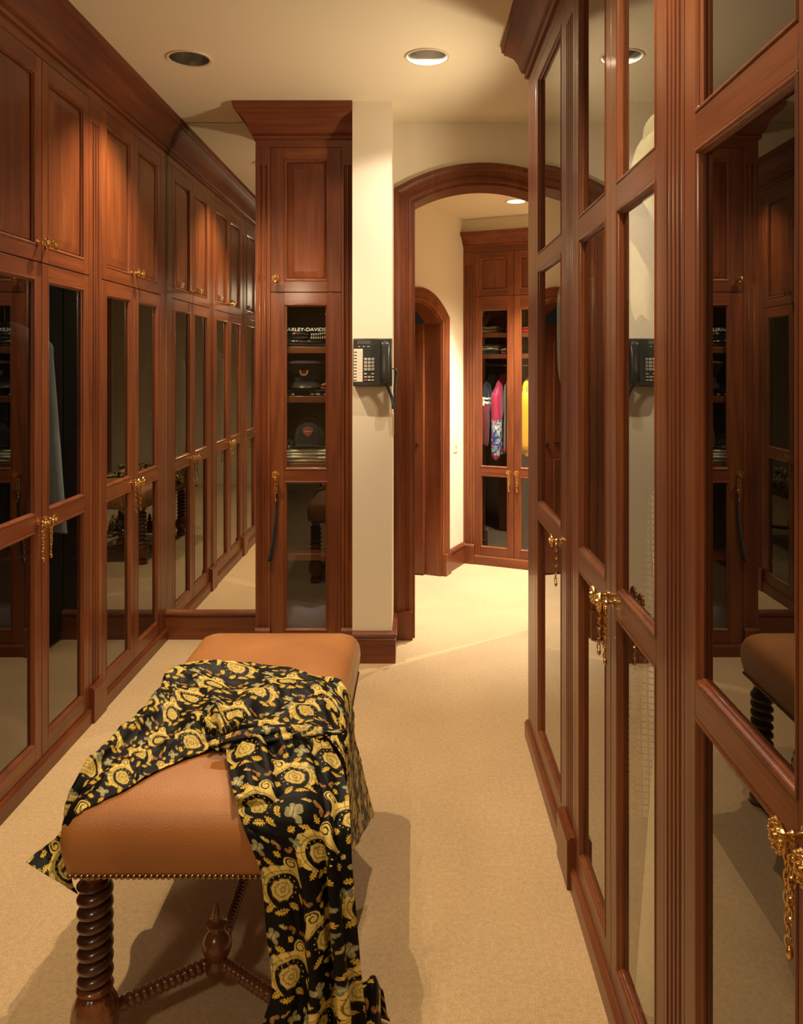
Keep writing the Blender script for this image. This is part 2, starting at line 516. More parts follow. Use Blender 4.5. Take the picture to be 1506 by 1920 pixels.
# mouldings ---------------------------------------------------------
BASE_PROF = [(0, 0), (0.018, 0), (0.018, 0.115), (0.014, 0.121), (0.020, 0.126), (0.024, 0.135), (0.020, 0.144), (0.012, 0.15), (0, 0.155)]
def runp(path, prof, name, mats, label=None):
    m = MB(); m.sweep(path, prof, lambda u, v, w: (u, v, w))
    o = m.build(name, mats, angle=25); struct(o, label); return o
# left normal of the path is the side the moulding projects to
m = MB(); m.sweep([(PIER[0], YP), (PIER[1], YP), (PIER[1], YB)], [(-a, b) for a, b in BASE_PROF], lambda u, v, w: (u, v, w))
struct(m.build('baseboard_pier', M['wood_x'], angle=25), 'cherry baseboard wrapped around the pier')
m = MB(); m.sweep([(XL - 0.02, YB - 0.012), (-0.80, YB - 0.012)], [(-a, b) for a, b in BASE_PROF], lambda u, v, w: (u, v, w))
struct(m.build('baseboard_mirror', M['wood_x'], angle=25), 'cherry baseboard under the wall mirror')
m = MB(); m.sweep([(ACX + AHW + 0.11, YB), (WALL_R, YB)], [(-a, b) for a, b in BASE_PROF], lambda u, v, w: (u, v, w))
struct(m.build('baseboard_far', M['wood_x'], angle=25))

# mirror
o = MB().box(XL + 0.001, -0.795, YB - 0.012, YB - 0.002, 0.0, CEIL - 0.004).build('mirror', M['mirror'])
tag(o, 'tall frameless wall mirror reflecting the left hand cabinets', 'mirror')

# arch casing
CAS = [(0, 0.0), (0, -0.012), (0.008, -0.018), (0.022, -0.018), (0.026, -0.013), (0.034, -0.013), (0.038, -0.020), (0.060, -0.024),
       (0.066, -0.030), (0.078, -0.036), (0.092, -0.036), (0.100, -0.030), (0.105, -0.018), (0.105, 0)]
def casing(cx, hw, sp, rise, y, name, label, mapf, z0=0.15, depth=0.2, scale=1.0):
    pts = arch_pts(cx, hw, sp, rise, 24)
    path = [(cx - hw, z0)] + pts + [(cx + hw, z0)]
    m = MB()
    m.sweep(path, [(a * scale, b * scale) for a, b in CAS], lambda u, v, w: mapf(u, w, v))
    # jamb lining
    m.sweep([(cx - hw, 0.0)] + pts + [(cx + hw, 0.0)], [(0.0, 0.0), (-0.012, 0.0), (-0.012, depth), (0.0, depth)], lambda u, v, w: mapf(u, w, v))
    for sgn in (-1, 1):
        xa = cx + sgn * hw; xb = cx + sgn * (hw + 0.112 * scale)
        x0, x1 = min(xa, xb), max(xa, xb)
        vs = []
        P = [(x0, 0.0, 0.0), (x1, 0.0, 0.0), (x1, -0.042 * scale, 0.0), (x0, -0.042 * scale, 0.0)]
        for zz in (0, z0):
            vs += [mapf(a, b, zz) for a, b, _ in P]
        m.add(vs, [(0, 1, 2, 3), (7, 6, 5, 4), (0, 4, 5, 1), (1, 5, 6, 2), (2, 6, 7, 3), (3, 7, 4, 0)])
    return struct(m.build(name, M['wood_z'], angle=25), label)
casing(ACX, AHW, ASP, ARISE, YB, 'trim_1', 'moulded cherry casing of the near arched opening', lambda u, w, v: (u, YB + w, v), depth=WT)

# ------------------------------------------------------------------ vestibule behind the arch
TH = radians(-24.5)
C0 = Vector((0.345, 5.89, 0))
DB = Vector((cos(TH), sin(TH), 0))      # along the far cabinet
DA = Vector((sin(TH), -cos(TH), 0))     # along the angled wall, towards the camera
def vp(a, b, z):                        # a along DA from the corner, b along DB
    p = C0 + DA * a + DB * b
    return (p.x, p.y, z)
V_CX, V_HW, V_SP, V_RISE = 0.79, 0.375, 1.745, 0.125
vap = arch_pts(V_CX, V_HW, V_SP, V_RISE)
m = MB()
def vbox(m, a0, a1, b0, b1, z0, z1, mi=0):
    P = [(a0, b0), (a1, b0), (a1, b1), (a0, b1)]
    m.add([vp(a, b, z0) for a, b in P] + [vp(a, b, z1) for a, b in P], [(0, 3, 2, 1), (4, 5, 6, 7), (0, 1, 5, 4), (1, 2, 6, 5), (2, 3, 7, 6), (3, 0, 4, 7)], mi)
vbox(m, -0.6, V_CX - V_HW, -0.12, 0, 0, VCEIL)
vbox(m, V_CX + V_HW, 1.75, -0.12, 0, 0, VCEIL)
for i in range(len(vap) - 1):
    (aa, za), (ab, zb) = vap[i], vap[i + 1]
    m.add([vp(aa, 0, za), vp(ab, 0, zb), vp(ab, 0, VCEIL), vp(aa, 0, VCEIL), vp(aa, -0.12, za), vp(ab, -0.12, zb)], [(0, 1, 2, 3), (0, 4, 5, 1)])
struct(m.build('wall_vestibule', M['plaster'], fix=False), 'cream angled wall beyond the arch')
m = MB(); vbox(m, -0.14, -0.02, -0.1, 2.2, 0, VCEIL)
m2 = MB(); vbox(m2, -0.02, 1.9, 2.0, 2.1, 0, VCEIL)
CABH = 2.42
mm = MB(); vbox(mm, -0.10, 0.0, -0.05, 2.2, CABH, VCEIL)
struct(mm.build('wall_soffit', M['plaster']), 'cream plaster strip above the far cabinet')
mm = MB(); vbox(mm, -0.62, -0.58, -0.2, 2.2, 0, VCEIL); struct(mm.build('wall_end', M['plaster']))
struct(m2.build('wall_side', M['plaster']))
VL = (0.648, 5.20, 0.060)
VL_FILL = (1.25, 4.85, 0.080)  # extra unseen downlight, added to brighten the angled wall and far wardrobe
o = slab_with_holes('ceiling', -1.0, 2.6, YB + WT - 0.02, 7.0, VCEIL, [VL, VL_FILL], M['ceiling'])
struct(o, 'cream vestibule ceiling')
casing(V_CX, V_HW, V_SP, V_RISE, 0, 'trim_2', 'moulded cherry casing of the small arched doorway in the vestibule', lambda u, w, v: vp(u, -w, v), depth=0.12, scale=0.85)
# baseboard on the angled wall
m = MB()
bp0 = [(b, z) for b, z in BASE_PROF]
P = [[vp(a, b, z) for b, z in bp0] for a in (0.0, V_CX - V_HW - 0.096)]
m.grid(P); m.f.append(tuple(range(len(bp0), 2 * len(bp0)))); m.m.append(0)
struct(m.build('baseboard_vestibule', M['wood_x'], angle=25), 'cherry baseboard between the small doorway and the far cabinet')

# open door in the vestibule doorway
dr = empty('door_1', vp(V_CX - V_HW + 0.02, -0.12, 0)); struct(dr, 'dark cherry door standing open in the small arched doorway')
ang = atan2(-DB.y, -DB.x)
m = MB(); m.box(0, 0.62, -0.02, 0.02, 0.01, 1.74)
for z0, z1 in ((0.15, 0.80), (0.92, 1.62)):
    m.box(0.1, 0.52, -0.026, -0.02, z0, z1); m.box(0.1, 0.52, 0.02, 0.026, z0, z1)
o = m.build('door_leaf', M['wood_z'], dr, bevel=0.003); o.rotation_euler = (0, 0, ang + radians(8))
k = MB(); k.lathe([(0.016, 0), (0.016, 0.004), (0.006, 0.006), (0.006, 0.03), (0.02, 0.036), (0.022, 0.05), (0.012, 0.058)], 14, (0.56, 0.02, 0.76), 'y')
for i in range(len(k.v)):
    x, y, z = k.v[i]; k.v[i] = (x, 0.04 - y, z)
o2 = k.build('knob', M['brass'], o)
o2 = MB().lathe([(0.014, 0), (0.014, 0.004), (0.004, 0.005)], 12, (0.05, 0.026, 0.9), 'y').build('lock', M['nail'], o)

# ------------------------------------------------------------------ hardware shared meshes
def rosette_mesh():
    m = MB()
    m.lathe([(0.010, 0), (0.010, 0.003), (0.005, 0.005), (0.0038, 0.012), (0.006, 0.017), (0.0038, 0.022), (0.005, 0.027)], 12, axis='y')
    R = 0.019
    pet = lambda a, k: 1 + (0.07 * cos(10 * a) if k > 0 else 0)
    m.lathe([(0.006, 0.027), (R * 0.8, 0.029), (R, 0.033), (R * 0.95, 0.036), (R * 0.72, 0.034), (R * 0.62, 0.037), (R * 0.4, 0.0365), (R * 0.34, 0.041), (0.001, 0.043)], 40, axis='y', rad=pet)
    for i in range(10):
        a = 2 * pi * i / 10
        m.ball((R * 0.8 * cos(a), -0.0365, R * 0.8 * sin(a)), 0.0031, 6, 4)
    return m.mesh('rosette_knob', M['brass'], 40)
ROSETTE = rosette_mesh()

def chain_mesh(n1=9, n2=6, step=0.0118, dx=0.006):
    m = MB()
    rnd = random.Random(4)
    # key bow and blade
    m.tube([(0.009 * cos(2 * pi * i / 14), -0.016, -0.016 + 0.011 * sin(2 * pi * i / 14)) for i in range(14)], 0.0022, 6, closed=True)
    for sx, n in ((-dx, n1), (dx, n2)):
        z = -0.026
        for i in range(n):
            wob = rnd.uniform(-0.0015, 0.0015)
            pts = []
            for k in range(8):
                a = 2 * pi * k / 8
                u, v = 0.0038 * cos(a), 0.0078 * sin(a)
                if i % 2: pts.append((sx * (1 - 0.4 * i / n) + u + wob, -0.016, z + v))
                else: pts.append((sx * (1 - 0.4 * i / n) + wob + u * 0.5, -0.016 + u * 0.85, z + v))
            m.tube(pts, 0.0014, 5, closed=True)
            z -= step
    m.ball((0, -0.016, -0.026 - n1 * step), 0.0045, 8, 5, sc=(1, 1, 1.7))
    return m.mesh('key_chain', M['brass'], 60)
CHAIN = chain_mesh()
HINGE = MB().box(-0.004, 0.018, 0.0, 0.012, -0.004, 0.004).mesh('hinge', M['steel'])

# ------------------------------------------------------------------ cabinets
def ring_frame(m, x0, x1, z0, z1, prof, mi=0):
    """moulding around the inside of a rectangle; prof = (inset, y)"""
    rows = []
    for ins, y in prof:
        rows.append([(x0 + ins, y, z0 + ins), (x1 - ins, y, z0 + ins), (x1 - ins, y, z1 - ins), (x0 + ins, y, z1 - ins)])
    m.grid(rows, mi, cv=True)

STICK = [(0, 0.0), (0.002, -0.002), (0.006, -0.0015), (0.009, 0.002), (0.010, 0.006), (0.013, 0.008), (0.013, 0.013)]
def pane_mesh(x0, x1, z0, z1):
    return MB().box(x0, x1, 0.0125, 0.0165, z0, z1)
def make_door(parent, x0, x1, z0, z1, lites, stile=0.055, knob=None, chain=False, label=None):
    g = 0.0018
    m = MB()
    xa, xb = x0 + g, x1 - g
    m.box(xa, xa + stile, 0, 0.024, z0 + g, z1 - g, 0)
    m.box(xb - stile, xb, 0, 0.024, z0 + g, z1 - g, 0)
    zs = [z0 + g] + [z for l in lites for z in l[:2]] + [z1 - g]
    for i in range(0, len(zs), 2):
        m.box(xa + stile, xb - stile, 0, 0.024, zs[i], zs[i + 1], 1)
    for l in lites:
        ring_frame(m, xa + stile, xb - stile, l[0], l[1], STICK, 0)
    d = m.build('door', [M['wood_z'], M['wood_x']], parent, bevel=0.0012)
    for l in lites:
        lx0, lx1 = xa + stile, xb - stile
        if l[2] == 'g':
            pane_mesh(lx0 + 0.004, lx1 - 0.004, l[0] + 0.004, l[1] - 0.004).build('pane', M['glass'], d, fix=True)
        else:
            p = MB()
            rows = []
            for ins, y in ((0.010, 0.014), (0.016, 0.014), (0.019, 0.011), (0.05, 0.004), (0.052, 0.004)):
                rows.append([(lx0 + ins, y, l[0] + ins), (lx1 - ins, y, l[0] + ins), (lx1 - ins, y, l[1] - ins), (lx0 + ins, y, l[1] - ins)])
            p.grid(rows, 0, cv=True)
            b = len(p.v); p.f.append((b - 4, b - 3, b - 2, b - 1)); p.m.append(0)
            p.box(lx0 + 0.004, lx1 - 0.004, 0.0145, 0.020, l[0] + 0.004, l[1] - 0.004)
            p.build('panel', M['wood_z'], d, angle=20)
    if knob and any(l[2] == 'g' for l in lites):
        hx = xa + stile + 0.004 if knob[0] > (x0 + x1) / 2 else xb - stile - 0.012
        zl, zh = lites[0][0], lites[-1][1]
        for k in range(4):
            inst(HINGE, 'hinge', d, (hx, 0.026, zl + 0.05 + (zh - zl - 0.1) * k / 3))
    if knob:
        inst(ROSETTE, 'knob', d, (knob[0], 0.0, knob[1]))
        if chain:
            inst(CHAIN, 'key_chain', d, (knob[0], -0.004, knob[1]))
    return d

def pilaster(parent, x0, x1, z0, z1, n, block=0.145, plain_top=0.09, plain_bot=0.05):
    w = x1 - x0; gw = min(0.017, (w - 0.018) / (1.5 * n)); gap = gw * 0.5
    tot = n * gw + (n - 1) * gap
    s0 = x0 + (w - tot) / 2
    top = [(x0, 0.0)]
    for i in range(n):
        a = s0 + i * (gw + gap)
        for k in range(9):
            t = pi * k / 8
            top.append((a + gw / 2 - gw / 2 * cos(t), 0.0075 * sin(t)))
    top.append((x1, 0.0))
    poly = top + [(x1, 0.024), (x0, 0.024)]
    m = MB()
    zb, zt = z0 + plain_bot, z1 - plain_top
    m.prism(poly, zb, zt, 'z')
    m.box(x0, x1, 0, 0.024, zt, z1); m.box(x0, x1, 0, 0.024, z0, zb)
    # plinth block
    m.prism([(-0.022, 0), (-0.022, block - 0.012), (-0.012, block), (0.0, block), (0.0, 0)], x0, x1, 'x')
    return m.build('pilaster', M['wood_z'], parent, angle=28)

def cabinet(name, label, loc, rz, W, elems, height=2.62, mode='split', group=None, D=0.55, shelves=(), rod=None, knob_z=0.905, Hs=None, stile=0.055):
    H = dict(plinth=0.062, split=1.82, dtop=2.545, g0=0.125, r0=0.875, r1=0.93, g1=1.762, p0=1.875, p1=2.485)
    if Hs: H.update(Hs)
    e = empty(name, loc, rz); tag(e, label, 'cabinet', group)
    m = MB()
    t = 0.018
    m.box(0.0, t, 0.0245, D, 0.05, height); m.box(W - t, W, 0.0245, D, 0.05, height)
    m.box(t, W - t, D - 0.01, D, 0.05, height); m.box(t, W - t, 0.0245, D - 0.01, 0.05, 0.068)
    m.box(t, W - t, 0.0245, D - 0.01, height - 0.02, height)
    if mode == 'split':
        m.box(t, W - t, 0.0245, D - 0.01, H['split'] - 0.01, H['split'] + 0.01)
    m.build('carcass', M['lining'], e)
    # frieze and plinth
    m = MB(); m.box(0, W, 0.0, 0.024, H['dtop'], height, 0)
    m.build('frieze', M['wood_x'], e, bevel=0.001)
    dx0 = min(x[1] for x in elems); dx1 = max(x[2] for x in elems)
    m = MB(); m.prism([(-0.014, 0), (-0.014, H['plinth'] - 0.012), (-0.006, H['plinth']), (0.024, H['plinth']), (0.024, 0)], 0, W, 'x')
    m.build('plinth', M['wood_x'], e, angle=25)
    for el in elems:
        if el[0] == 'pil':
            pilaster(e, el[1], el[2], H['plinth'], H['dtop'], el[3])
        elif el[0] == 'post':
            MB().box(el[1], el[2], 0, 0.024, H['plinth'], H['dtop']).build('stile', M['wood_z'], e, bevel=0.002)
        else:
            _, x0, x1, side = el[:4]
            kx = x1 - 0.03 if side == 'r' else x0 + 0.03
            if mode == 'split':
                make_door(e, x0, x1, H['split'], H['dtop'], [(H['p0'], H['p1'], 'p')], stile, (kx, H['p0'] + 0.012) if H.get('uk', 1) else None)
                make_door(e, x0, x1, H['plinth'], H['split'], [(H['g0'], H['r0'], 'g'), (H['r1'], H['g1'], 'g')], stile, (kx, knob_z), el[4] if len(el) > 4 else True)
            else:
                make_door(e, x0, x1, H['plinth'], H['dtop'], [(H['g0'], 0.905, 'g'), (0.955, 1.80, 'g'), (1.855, 2.495, 'g')], stile, (kx, knob_z), el[4] if len(el) > 4 else True)
    for sz, y0 in shelves:
        m = MB(); m.box(t, W - t, y0, D - 0.012, sz - 0.034, sz)
        m.build('shelf', M['wood_x'], e, bevel=0.002)
    if rod:
        MB().tube([(t, 0.28, rod), (W - t, 0.28, rod)], 0.012, 12).build('rail', M['steel'], e)
    return e

RL, RR = pi / 2, -pi / 2
bay = [('pil', 0, 0.13, 3), ('door', 0.13, 0.54, 'r'), ('door', 0.54, 0.95, 'l')]
U = {}
U[1] = cabinet('wardrobe_cabinet', 'cherry wardrobe bay on the left next to the wall mirror', (XL, 3.25, 0), RL, 1.006,
               [('pil', 0, 0.13, 3), ('door', 0.13, 0.52, 'r'), ('door', 0.52, 0.91, 'l'), ('post', 0.91, 1.006)], rod=1.70, group='cherry wardrobe bays on the left', stile=0.046)
U[2] = cabinet('wardrobe_cabinet', 'cherry wardrobe bay at the left edge of the photo with a blue shirt inside', (XL, 2.30, 0), RL, 0.95, bay, rod=1.70, group='cherry wardrobe bays on the left', stile=0.046)
U[3] = cabinet('wardrobe_cabinet', 'cherry wardrobe bay left of the bench, seen only in the mirror', (XL, 1.35, 0), RL, 0.95, bay, rod=1.70, group='cherry wardrobe bays on the left', stile=0.046)
U[4] = cabinet('wardrobe_cabinet', 'cherry wardrobe bay beside the camera, last of the left row', (XL, 0.40, 0), RL, 0.95, bay, rod=1.70, group='cherry wardrobe bays on the left', stile=0.046)

R = {}
gR = 'tall glazed cherry wardrobe bays on the right'
R[1] = cabinet('glazed_wardrobe', 'single door glazed cherry wardrobe at the far end of the right row', (XR, 3.15, 0), RR, 0.93,
               [('post', 0, 0.20), ('door', 0.20, 0.77, 'r'), ('pil', 0.77, 0.93, 4)], mode='tall', rod=1.95, group=gR, knob_z=0.93, D=0.5, stile=0.048)
R[2] = cabinet('glazed_wardrobe', 'double door glazed cherry wardrobe on the right with white clothes inside', (XR, 2.22, 0), RR, 0.905,
               [('door', 0, 0.41, 'r'), ('door', 0.41, 0.80, 'l'), ('pil', 0.80, 0.905, 4)], mode='tall', rod=2.30, group=gR, knob_z=0.93, D=0.5, stile=0.048)
R[3] = cabinet('glazed_wardrobe', 'glazed cherry wardrobe at the right edge of the photo reflecting the bench', (XR, 1.315, 0), RR, 1.0,
               [('door', 0, 0.445, 'r'), ('door', 0.445, 0.89, 'l'), ('pil', 0.89, 1.0, 4)], mode='tall', rod=2.30, group=gR, knob_z=0.93, D=0.5, stile=0.05)

YC = 4.0
CX0, CX1 = -0.805, PIER[0]
colcab = cabinet('narrow_cabinet', 'narrow cherry cabinet with folded clothes and caps beside the plaster pier', (CX0, YC, 0), 0, CX1 - CX0,
                 [('pil', 0, 0.075, 2), ('door', 0.075, 0.43, 'l', True), ('pil', 0.43, CX1 - CX0, 2)], D=0.25,
                 shelves=[(1.549, 0.03), (1.30, 0.03), (0.962, 0.03), (0.505, 0.03)], knob_z=0.913, stile=0.066)

HF = dict(plinth=0.07, split=1.955, dtop=2.275, g0=0.125, r0=0.655, r1=0.71, g1=1.862, p0=1.995, p1=2.235, uk=0)
farcab = cabinet('far_wardrobe', 'cherry wardrobe with bright sportswear inside beyond the arch', (C0.x, C0.y, 0), TH, 0.775,
                 [('pil', 0, 0.09, 3), ('door', 0.09, 0.388, 'r'), ('door', 0.388, 0.686, 'l'), ('pil', 0.686, 0.775, 3)], height=2.34, D=0.52,
                 shelves=[(1.69, 0.06), (1.535, 0.06)], rod=1.455, knob_z=0.685, Hs=HF, stile=0.04)
m = MB(); vbox(m, -0.02, 0.0, 0.776, 2.0, 0, CABH)
struct(m.build('wall_panelled', M['wood_z']), 'cherry panelling beside the far wardrobe')

# crowns --------------------------------------------------------------
CROWN = [(0.0, 2.585), (0.010, 2.585), (0.014, 2.598), (0.010, 2.606), (0.022, 2.612), (0.030, 2.628), (0.036, 2.652), (0.052, 2.680),
         (0.074, 2.700), (0.086, 2.708), (0.086, 2.716), (0.094, 2.720), (0.098, 2.7475), (0.0, 2.7475)]
def crown(path, name, label, mat, prof=CROWN, dz=0.0):
    m = MB(); m.sweep(path, [(-a, b + dz) for a, b in prof], lambda u, v, w: (u, v, w))
    return struct(m.build(name, mat, angle=28), label)
crown([(XL, YB - 0.013), (XL, 0.40)][::-1], 'trim_3', 'cherry crown moulding above the left hand wardrobes', M['crown_y'])
crown([(WALL_R, 3.15), (XR, 3.15), (XR, 0.35)], 'trim_4', 'cherry crown moulding above the glazed wardrobes on the right', M['crown_y'])
crown([(CX0, YB - 0.013), (CX0, YC), (CX1, YC)], 'trim_5', 'cherry crown moulding on top of the narrow cabinet', M['crown_x'])
q0, q1 = vp(0, 0, 0), vp(0, 0.775, 0)
crown([(q0[0], q0[1]), (q1[0], q1[1])], 'trim_6', 'cherry crown moulding on top of the far wardrobe', M['crown_x'], [(a * 0.7, 2.585 + (b - 2.585) * 0.62) for a, b in CROWN], dz=-0.265)

# ------------------------------------------------------------------ downlights
def downlight(x, y, z, power, r, label, deep=0.13, glow=False, spot=128, color=WARM):
    e = empty('downlight', (x, y, z)); tag(e, label, 'ceiling light', 'recessed ceiling downlights')
    m = MB()
    n = 40
    m.grid([[((r + d) * cos(2 * pi * i / n), (r + d) * sin(2 * pi * i / n), h) for i in range(n)] for d, h in ((-0.001, 0.001), (0.0, -0.004), (0.010, -0.005), (0.013, 0.0))], 0, cv=True)
    m.build('trim_ring', M['trim_white'], e)
    m = MB()
    rows = [[((r - 0.001) * k * cos(2 * pi * i / n), (r - 0.001) * k * sin(2 * pi * i / n), h) for i in range(n)] for k, h in ((1, 0.0), (1, 0.03), (0.97, 0.07), (0.85, deep - 0.015), (0.6, deep))]
    m.grid(rows, 0, cv=True); m.f.append(tuple(len(m.v) - n + i for i in range(n))); m.m.append(0)
    m.build('reflector', M['can'], e)
    if glow:
        q = MB(); q.lathe([(r * 0.93, 0.012), (r * 0.9, 0.02)], 32)
        gm, nt, b = new_mat('lit_lamp_lens'); b.inputs['Base Color'].default_value = (1, 0.9, 0.7, 1)
        b.inputs['Emission Color'].default_value = (1.0, 0.88, 0.66, 1); b.inputs['Emission Strength'].default_value = 6.0
        q.build('lens', gm, e)
    d = bpy.data.lights.new('downlight_lamp', 'SPOT')
    d.energy = power; d.color = color; d.spot_size = radians(spot); d.spot_blend = 0.8; d.shadow_soft_size = 0.007
    o = bpy.data.objects.new('lamp', d); COL.objects.link(o); o.parent = e
    o.location = (0, 0, 0.008 if glow else 0.039)
    return e
LBL = ['recessed downlight with dark reflector above the left wardrobes', 'recessed downlight with dark reflector in front of the plaster pier',
       'recessed downlight near the camera on the left, outside the photo', 'recessed downlight near the camera over the aisle, outside the photo']
for (x, y, p, q, c), l in zip(DOWNLIGHTS, LBL):
    downlight(x, y, CEIL, p, CAN_R, l, spot=q, color=c)
downlight(VL[0], VL[1], VCEIL, 360.0, VL[2], 'glowing recessed downlight in the vestibule beyond the arch', glow=True, color=(1.0, 0.95, 0.83), spot=78)
downlight(VL_FILL[0], VL_FILL[1], VCEIL, 150.0, VL_FILL[2], 'added recessed fill downlight in the vestibule, unseen behind the right hand wardrobes', spot=140)

# ------------------------------------------------------------------ bench
BX0, BX1, BY0, BY1 = -0.722, -0.197, 1.62, 2.72
BCX = (BX0 + BX1) / 2
bench = empty('bench', (BCX, (BY0 + BY1) / 2, 0))
tag(bench, 'tan leather bench with nailhead trim and spiral turned legs in the aisle', 'bench')
BO = Vector((BCX, (BY0 + BY1) / 2, 0))
HX, HY = (BX1 - BX0) / 2, (BY1 - BY0) / 2
SEAT_PROF = [(0.002, 0.418), (0.0, 0.428), (-0.006, 0.455), (-0.009, 0.485), (-0.006, 0.512), (0.003, 0.533), (0.014, 0.546), (0.032, 0.556), (0.065, 0.565), (0.12, 0.573), (0.19, 0.578), (0.255, 0.580)]
def rrect(hx, hy, r, k=8, side=14):
    pts = []
    for cx, cy, a0 in ((hx - r, hy - r, 0), (-hx + r, hy - r, pi / 2), (-hx + r, -hy + r, pi), (hx - r, -hy + r, 3 * pi / 2)):
        for i in range(k + 1):
            a = a0 + pi / 2 * i / k
            pts.append((cx + r * cos(a), cy + r * sin(a)))
    out = []
    for i in range(len(pts)):
        a, b = pts[i], pts[(i + 1) % len(pts)]
        l = sqrt((a[0] - b[0]) ** 2 + (a[1] - b[1]) ** 2)
        q = max(1, int(l / 0.03))
        for j in range(q):
            out.append((a[0] + (b[0] - a[0]) * j / q, a[1] + (b[1] - a[1]) * j / q))
    return out
base_ring = rrect(HX, HY, 0.035)
m = MB(); rows = []
rnd = random.Random(2)
for ins, z in SEAT_PROF:
    sx, sy = (HX - ins) / HX, (HY - ins) / HY
    rows.append([(x * sx, y * sy, z) for x, y in base_ring])
m.grid(rows, 0, cv=True)
nb = len(base_ring)
c = len(m.v); m.v.append((0, 0, 0.581))
# close the top with a strip between the two long sides: fan
for i in range(nb):
    m.f.append((c - nb + i, c - nb + (i + 1) % nb, c)); m.m.append(0)
m.f.append(tuple(range(nb - 1, -1, -1))); m.m.append(0)
cushion = m.build('cushion', M['leather'], bench, angle=60)
def seat_z(x, y):
    """top of the cushion in world coordinates, None outside"""
    e = min(HX - abs(x - BO.x), HY - abs(y - BO.y))
    if e < 0: return None
    for (i0, z0), (i1, z1) in zip(SEAT_PROF[5:], SEAT_PROF[6:]):
        if e <= i1:
            t = max(0, (e - i0) / (i1 - i0)); return z0 + (z1 - z0) * t
    return 0.581
MB().box(-HX + 0.03, HX - 0.03, -HY + 0.03, HY - 0.03, 0.402, 0.4185).build('seat_frame', M['dark_wood'], bench, bevel=0.004)
# nails
NM = MB()
NM.lathe([(0.0058, 0), (0.0054, 0.0018), (0.0038, 0.0038), (0.0012, 0.0048)], 10, axis='y')
nail_mesh = NM.mesh('nail', M['nail'], 60)
step = 0.0118
for sgn in (-1, 1):
    n = int((2 * HX - 0.03) / step)
    for i in range(n):
        x = -HX + 0.02 + i * step
        inst(nail_mesh, 'nail', bench, (x, sgn * (HY + 0.0005), 0.4225), (0, 0, 0 if sgn < 0 else pi))
    n = int((2 * HY - 0.03) / step)
    for i in range(n):
        y = -HY + 0.02 + i * step
        inst(nail_mesh, 'nail', bench, (sgn * (HX + 0.0005), y, 0.4225), (0, 0, -sgn * -pi / 2))

def coil_leg():
    m = MB()
    n, rows = 28, []
    zt, zb, pitch = 0.385, 0.162, 0.0285
    K = 150
    for k in range(K + 1):
        z = zt + (zb - zt) * k / K
        row = []
        fade = min(1, k / 8, (K - k) / 8)
        for i in range(n):
            a = 2 * pi * i / n
            ph = z / pitch - a / (2 * pi)
            w = abs(sin(pi * ph))
            r = 0.0205 + (0.0165 * w ** 0.5) * fade
            row.append((r * cos(a), r * sin(a), z))
        rows.append(row)
    m.grid(rows, 0, cv=True)
    # top collar
    m.lathe([(0.032, 0.42), (0.032, 0.398), (0.028, 0.392), (0.024, 0.386), (0.022, 0.38)], 24, m=1)
    # bulb and foot
    prof = [(0.022, 0.168), (0.034, 0.164), (0.0375, 0.157), (0.034, 0.150), (0.029, 0.147), (0.036, 0.140), (0.045, 0.122), (0.049, 0.100), (0.047, 0.076), (0.038, 0.054), (0.027, 0.043),
            (0.032, 0.036), (0.040, 0.026), (0.040, 0.012), (0.030, 0.0)]
    def rr(a, k):
        return 1 - (0.05 * max(0, cos(8 * a)) ** 20 if 5 <= k <= 9 else 0)
    m.lathe(prof, 64, m=1, rad=rr)
    return m.mesh('leg', [M['dark_wood'], M['turned']], 50)
LEG = coil_leg()
LX, LY = HX - 0.048, HY - 0.058
for sx in (-1, 1):
    for sy in (-1, 1):
        inst(LEG, 'leg', bench, (sx * LX, sy * LY, 0))
def twist(p0, p1, r, pitch):
    p0, p1 = Vector(p0), Vector(p1); L = (p1 - p0).length
    K = int(L / 0.0022); a0 = int(K * 0.14)
    path = [p0.lerp(p1, i / K) for i in range(K + 1)]
    def rf(i, a):
        if i < a0 or i > K - a0: return r * 0.95
        return r * (0.72 + 0.38 * abs(sin(pi * (i / K * L / pitch - a / (2 * pi)))) ** 0.6)
    return path, rf
UY = LY - 0.165
for sy in (-1, 1):
    u = MB()
    u.lathe([(0.008, 0.052), (0.022, 0.056), (0.026, 0.066), (0.026, 0.082), (0.022, 0.094), (0.028, 0.102), (0.034, 0.118), (0.032, 0.136), (0.022, 0.150), (0.014, 0.156), (0.014, 0.166),
             (0.024, 0.170), (0.024, 0.174), (0.012, 0.180), (0.013, 0.190), (0.009, 0.205), (0.002, 0.218)], 28, (0, sy * UY, 0))
    u.build('finial', M['turned'], bench, angle=40)
    for sx in (-1, 1):
        path, rf = twist((sx * LX * 0.93, sy * (LY - 0.02), 0.088), (0, sy * UY, 0.088), 0.0145, 0.0150)
        q = MB(); q.tube(path, 0.012, 14, rfun=rf); q.build('stretcher', M['turned'], bench, angle=60)
path, rf = twist((0, -UY, 0.088), (0, UY, 0.088), 0.0125, 0.0135)
q = MB(); q.tube(path, 0.012, 14, rfun=rf); q.build('stretcher', M['turned'], bench, angle=60)

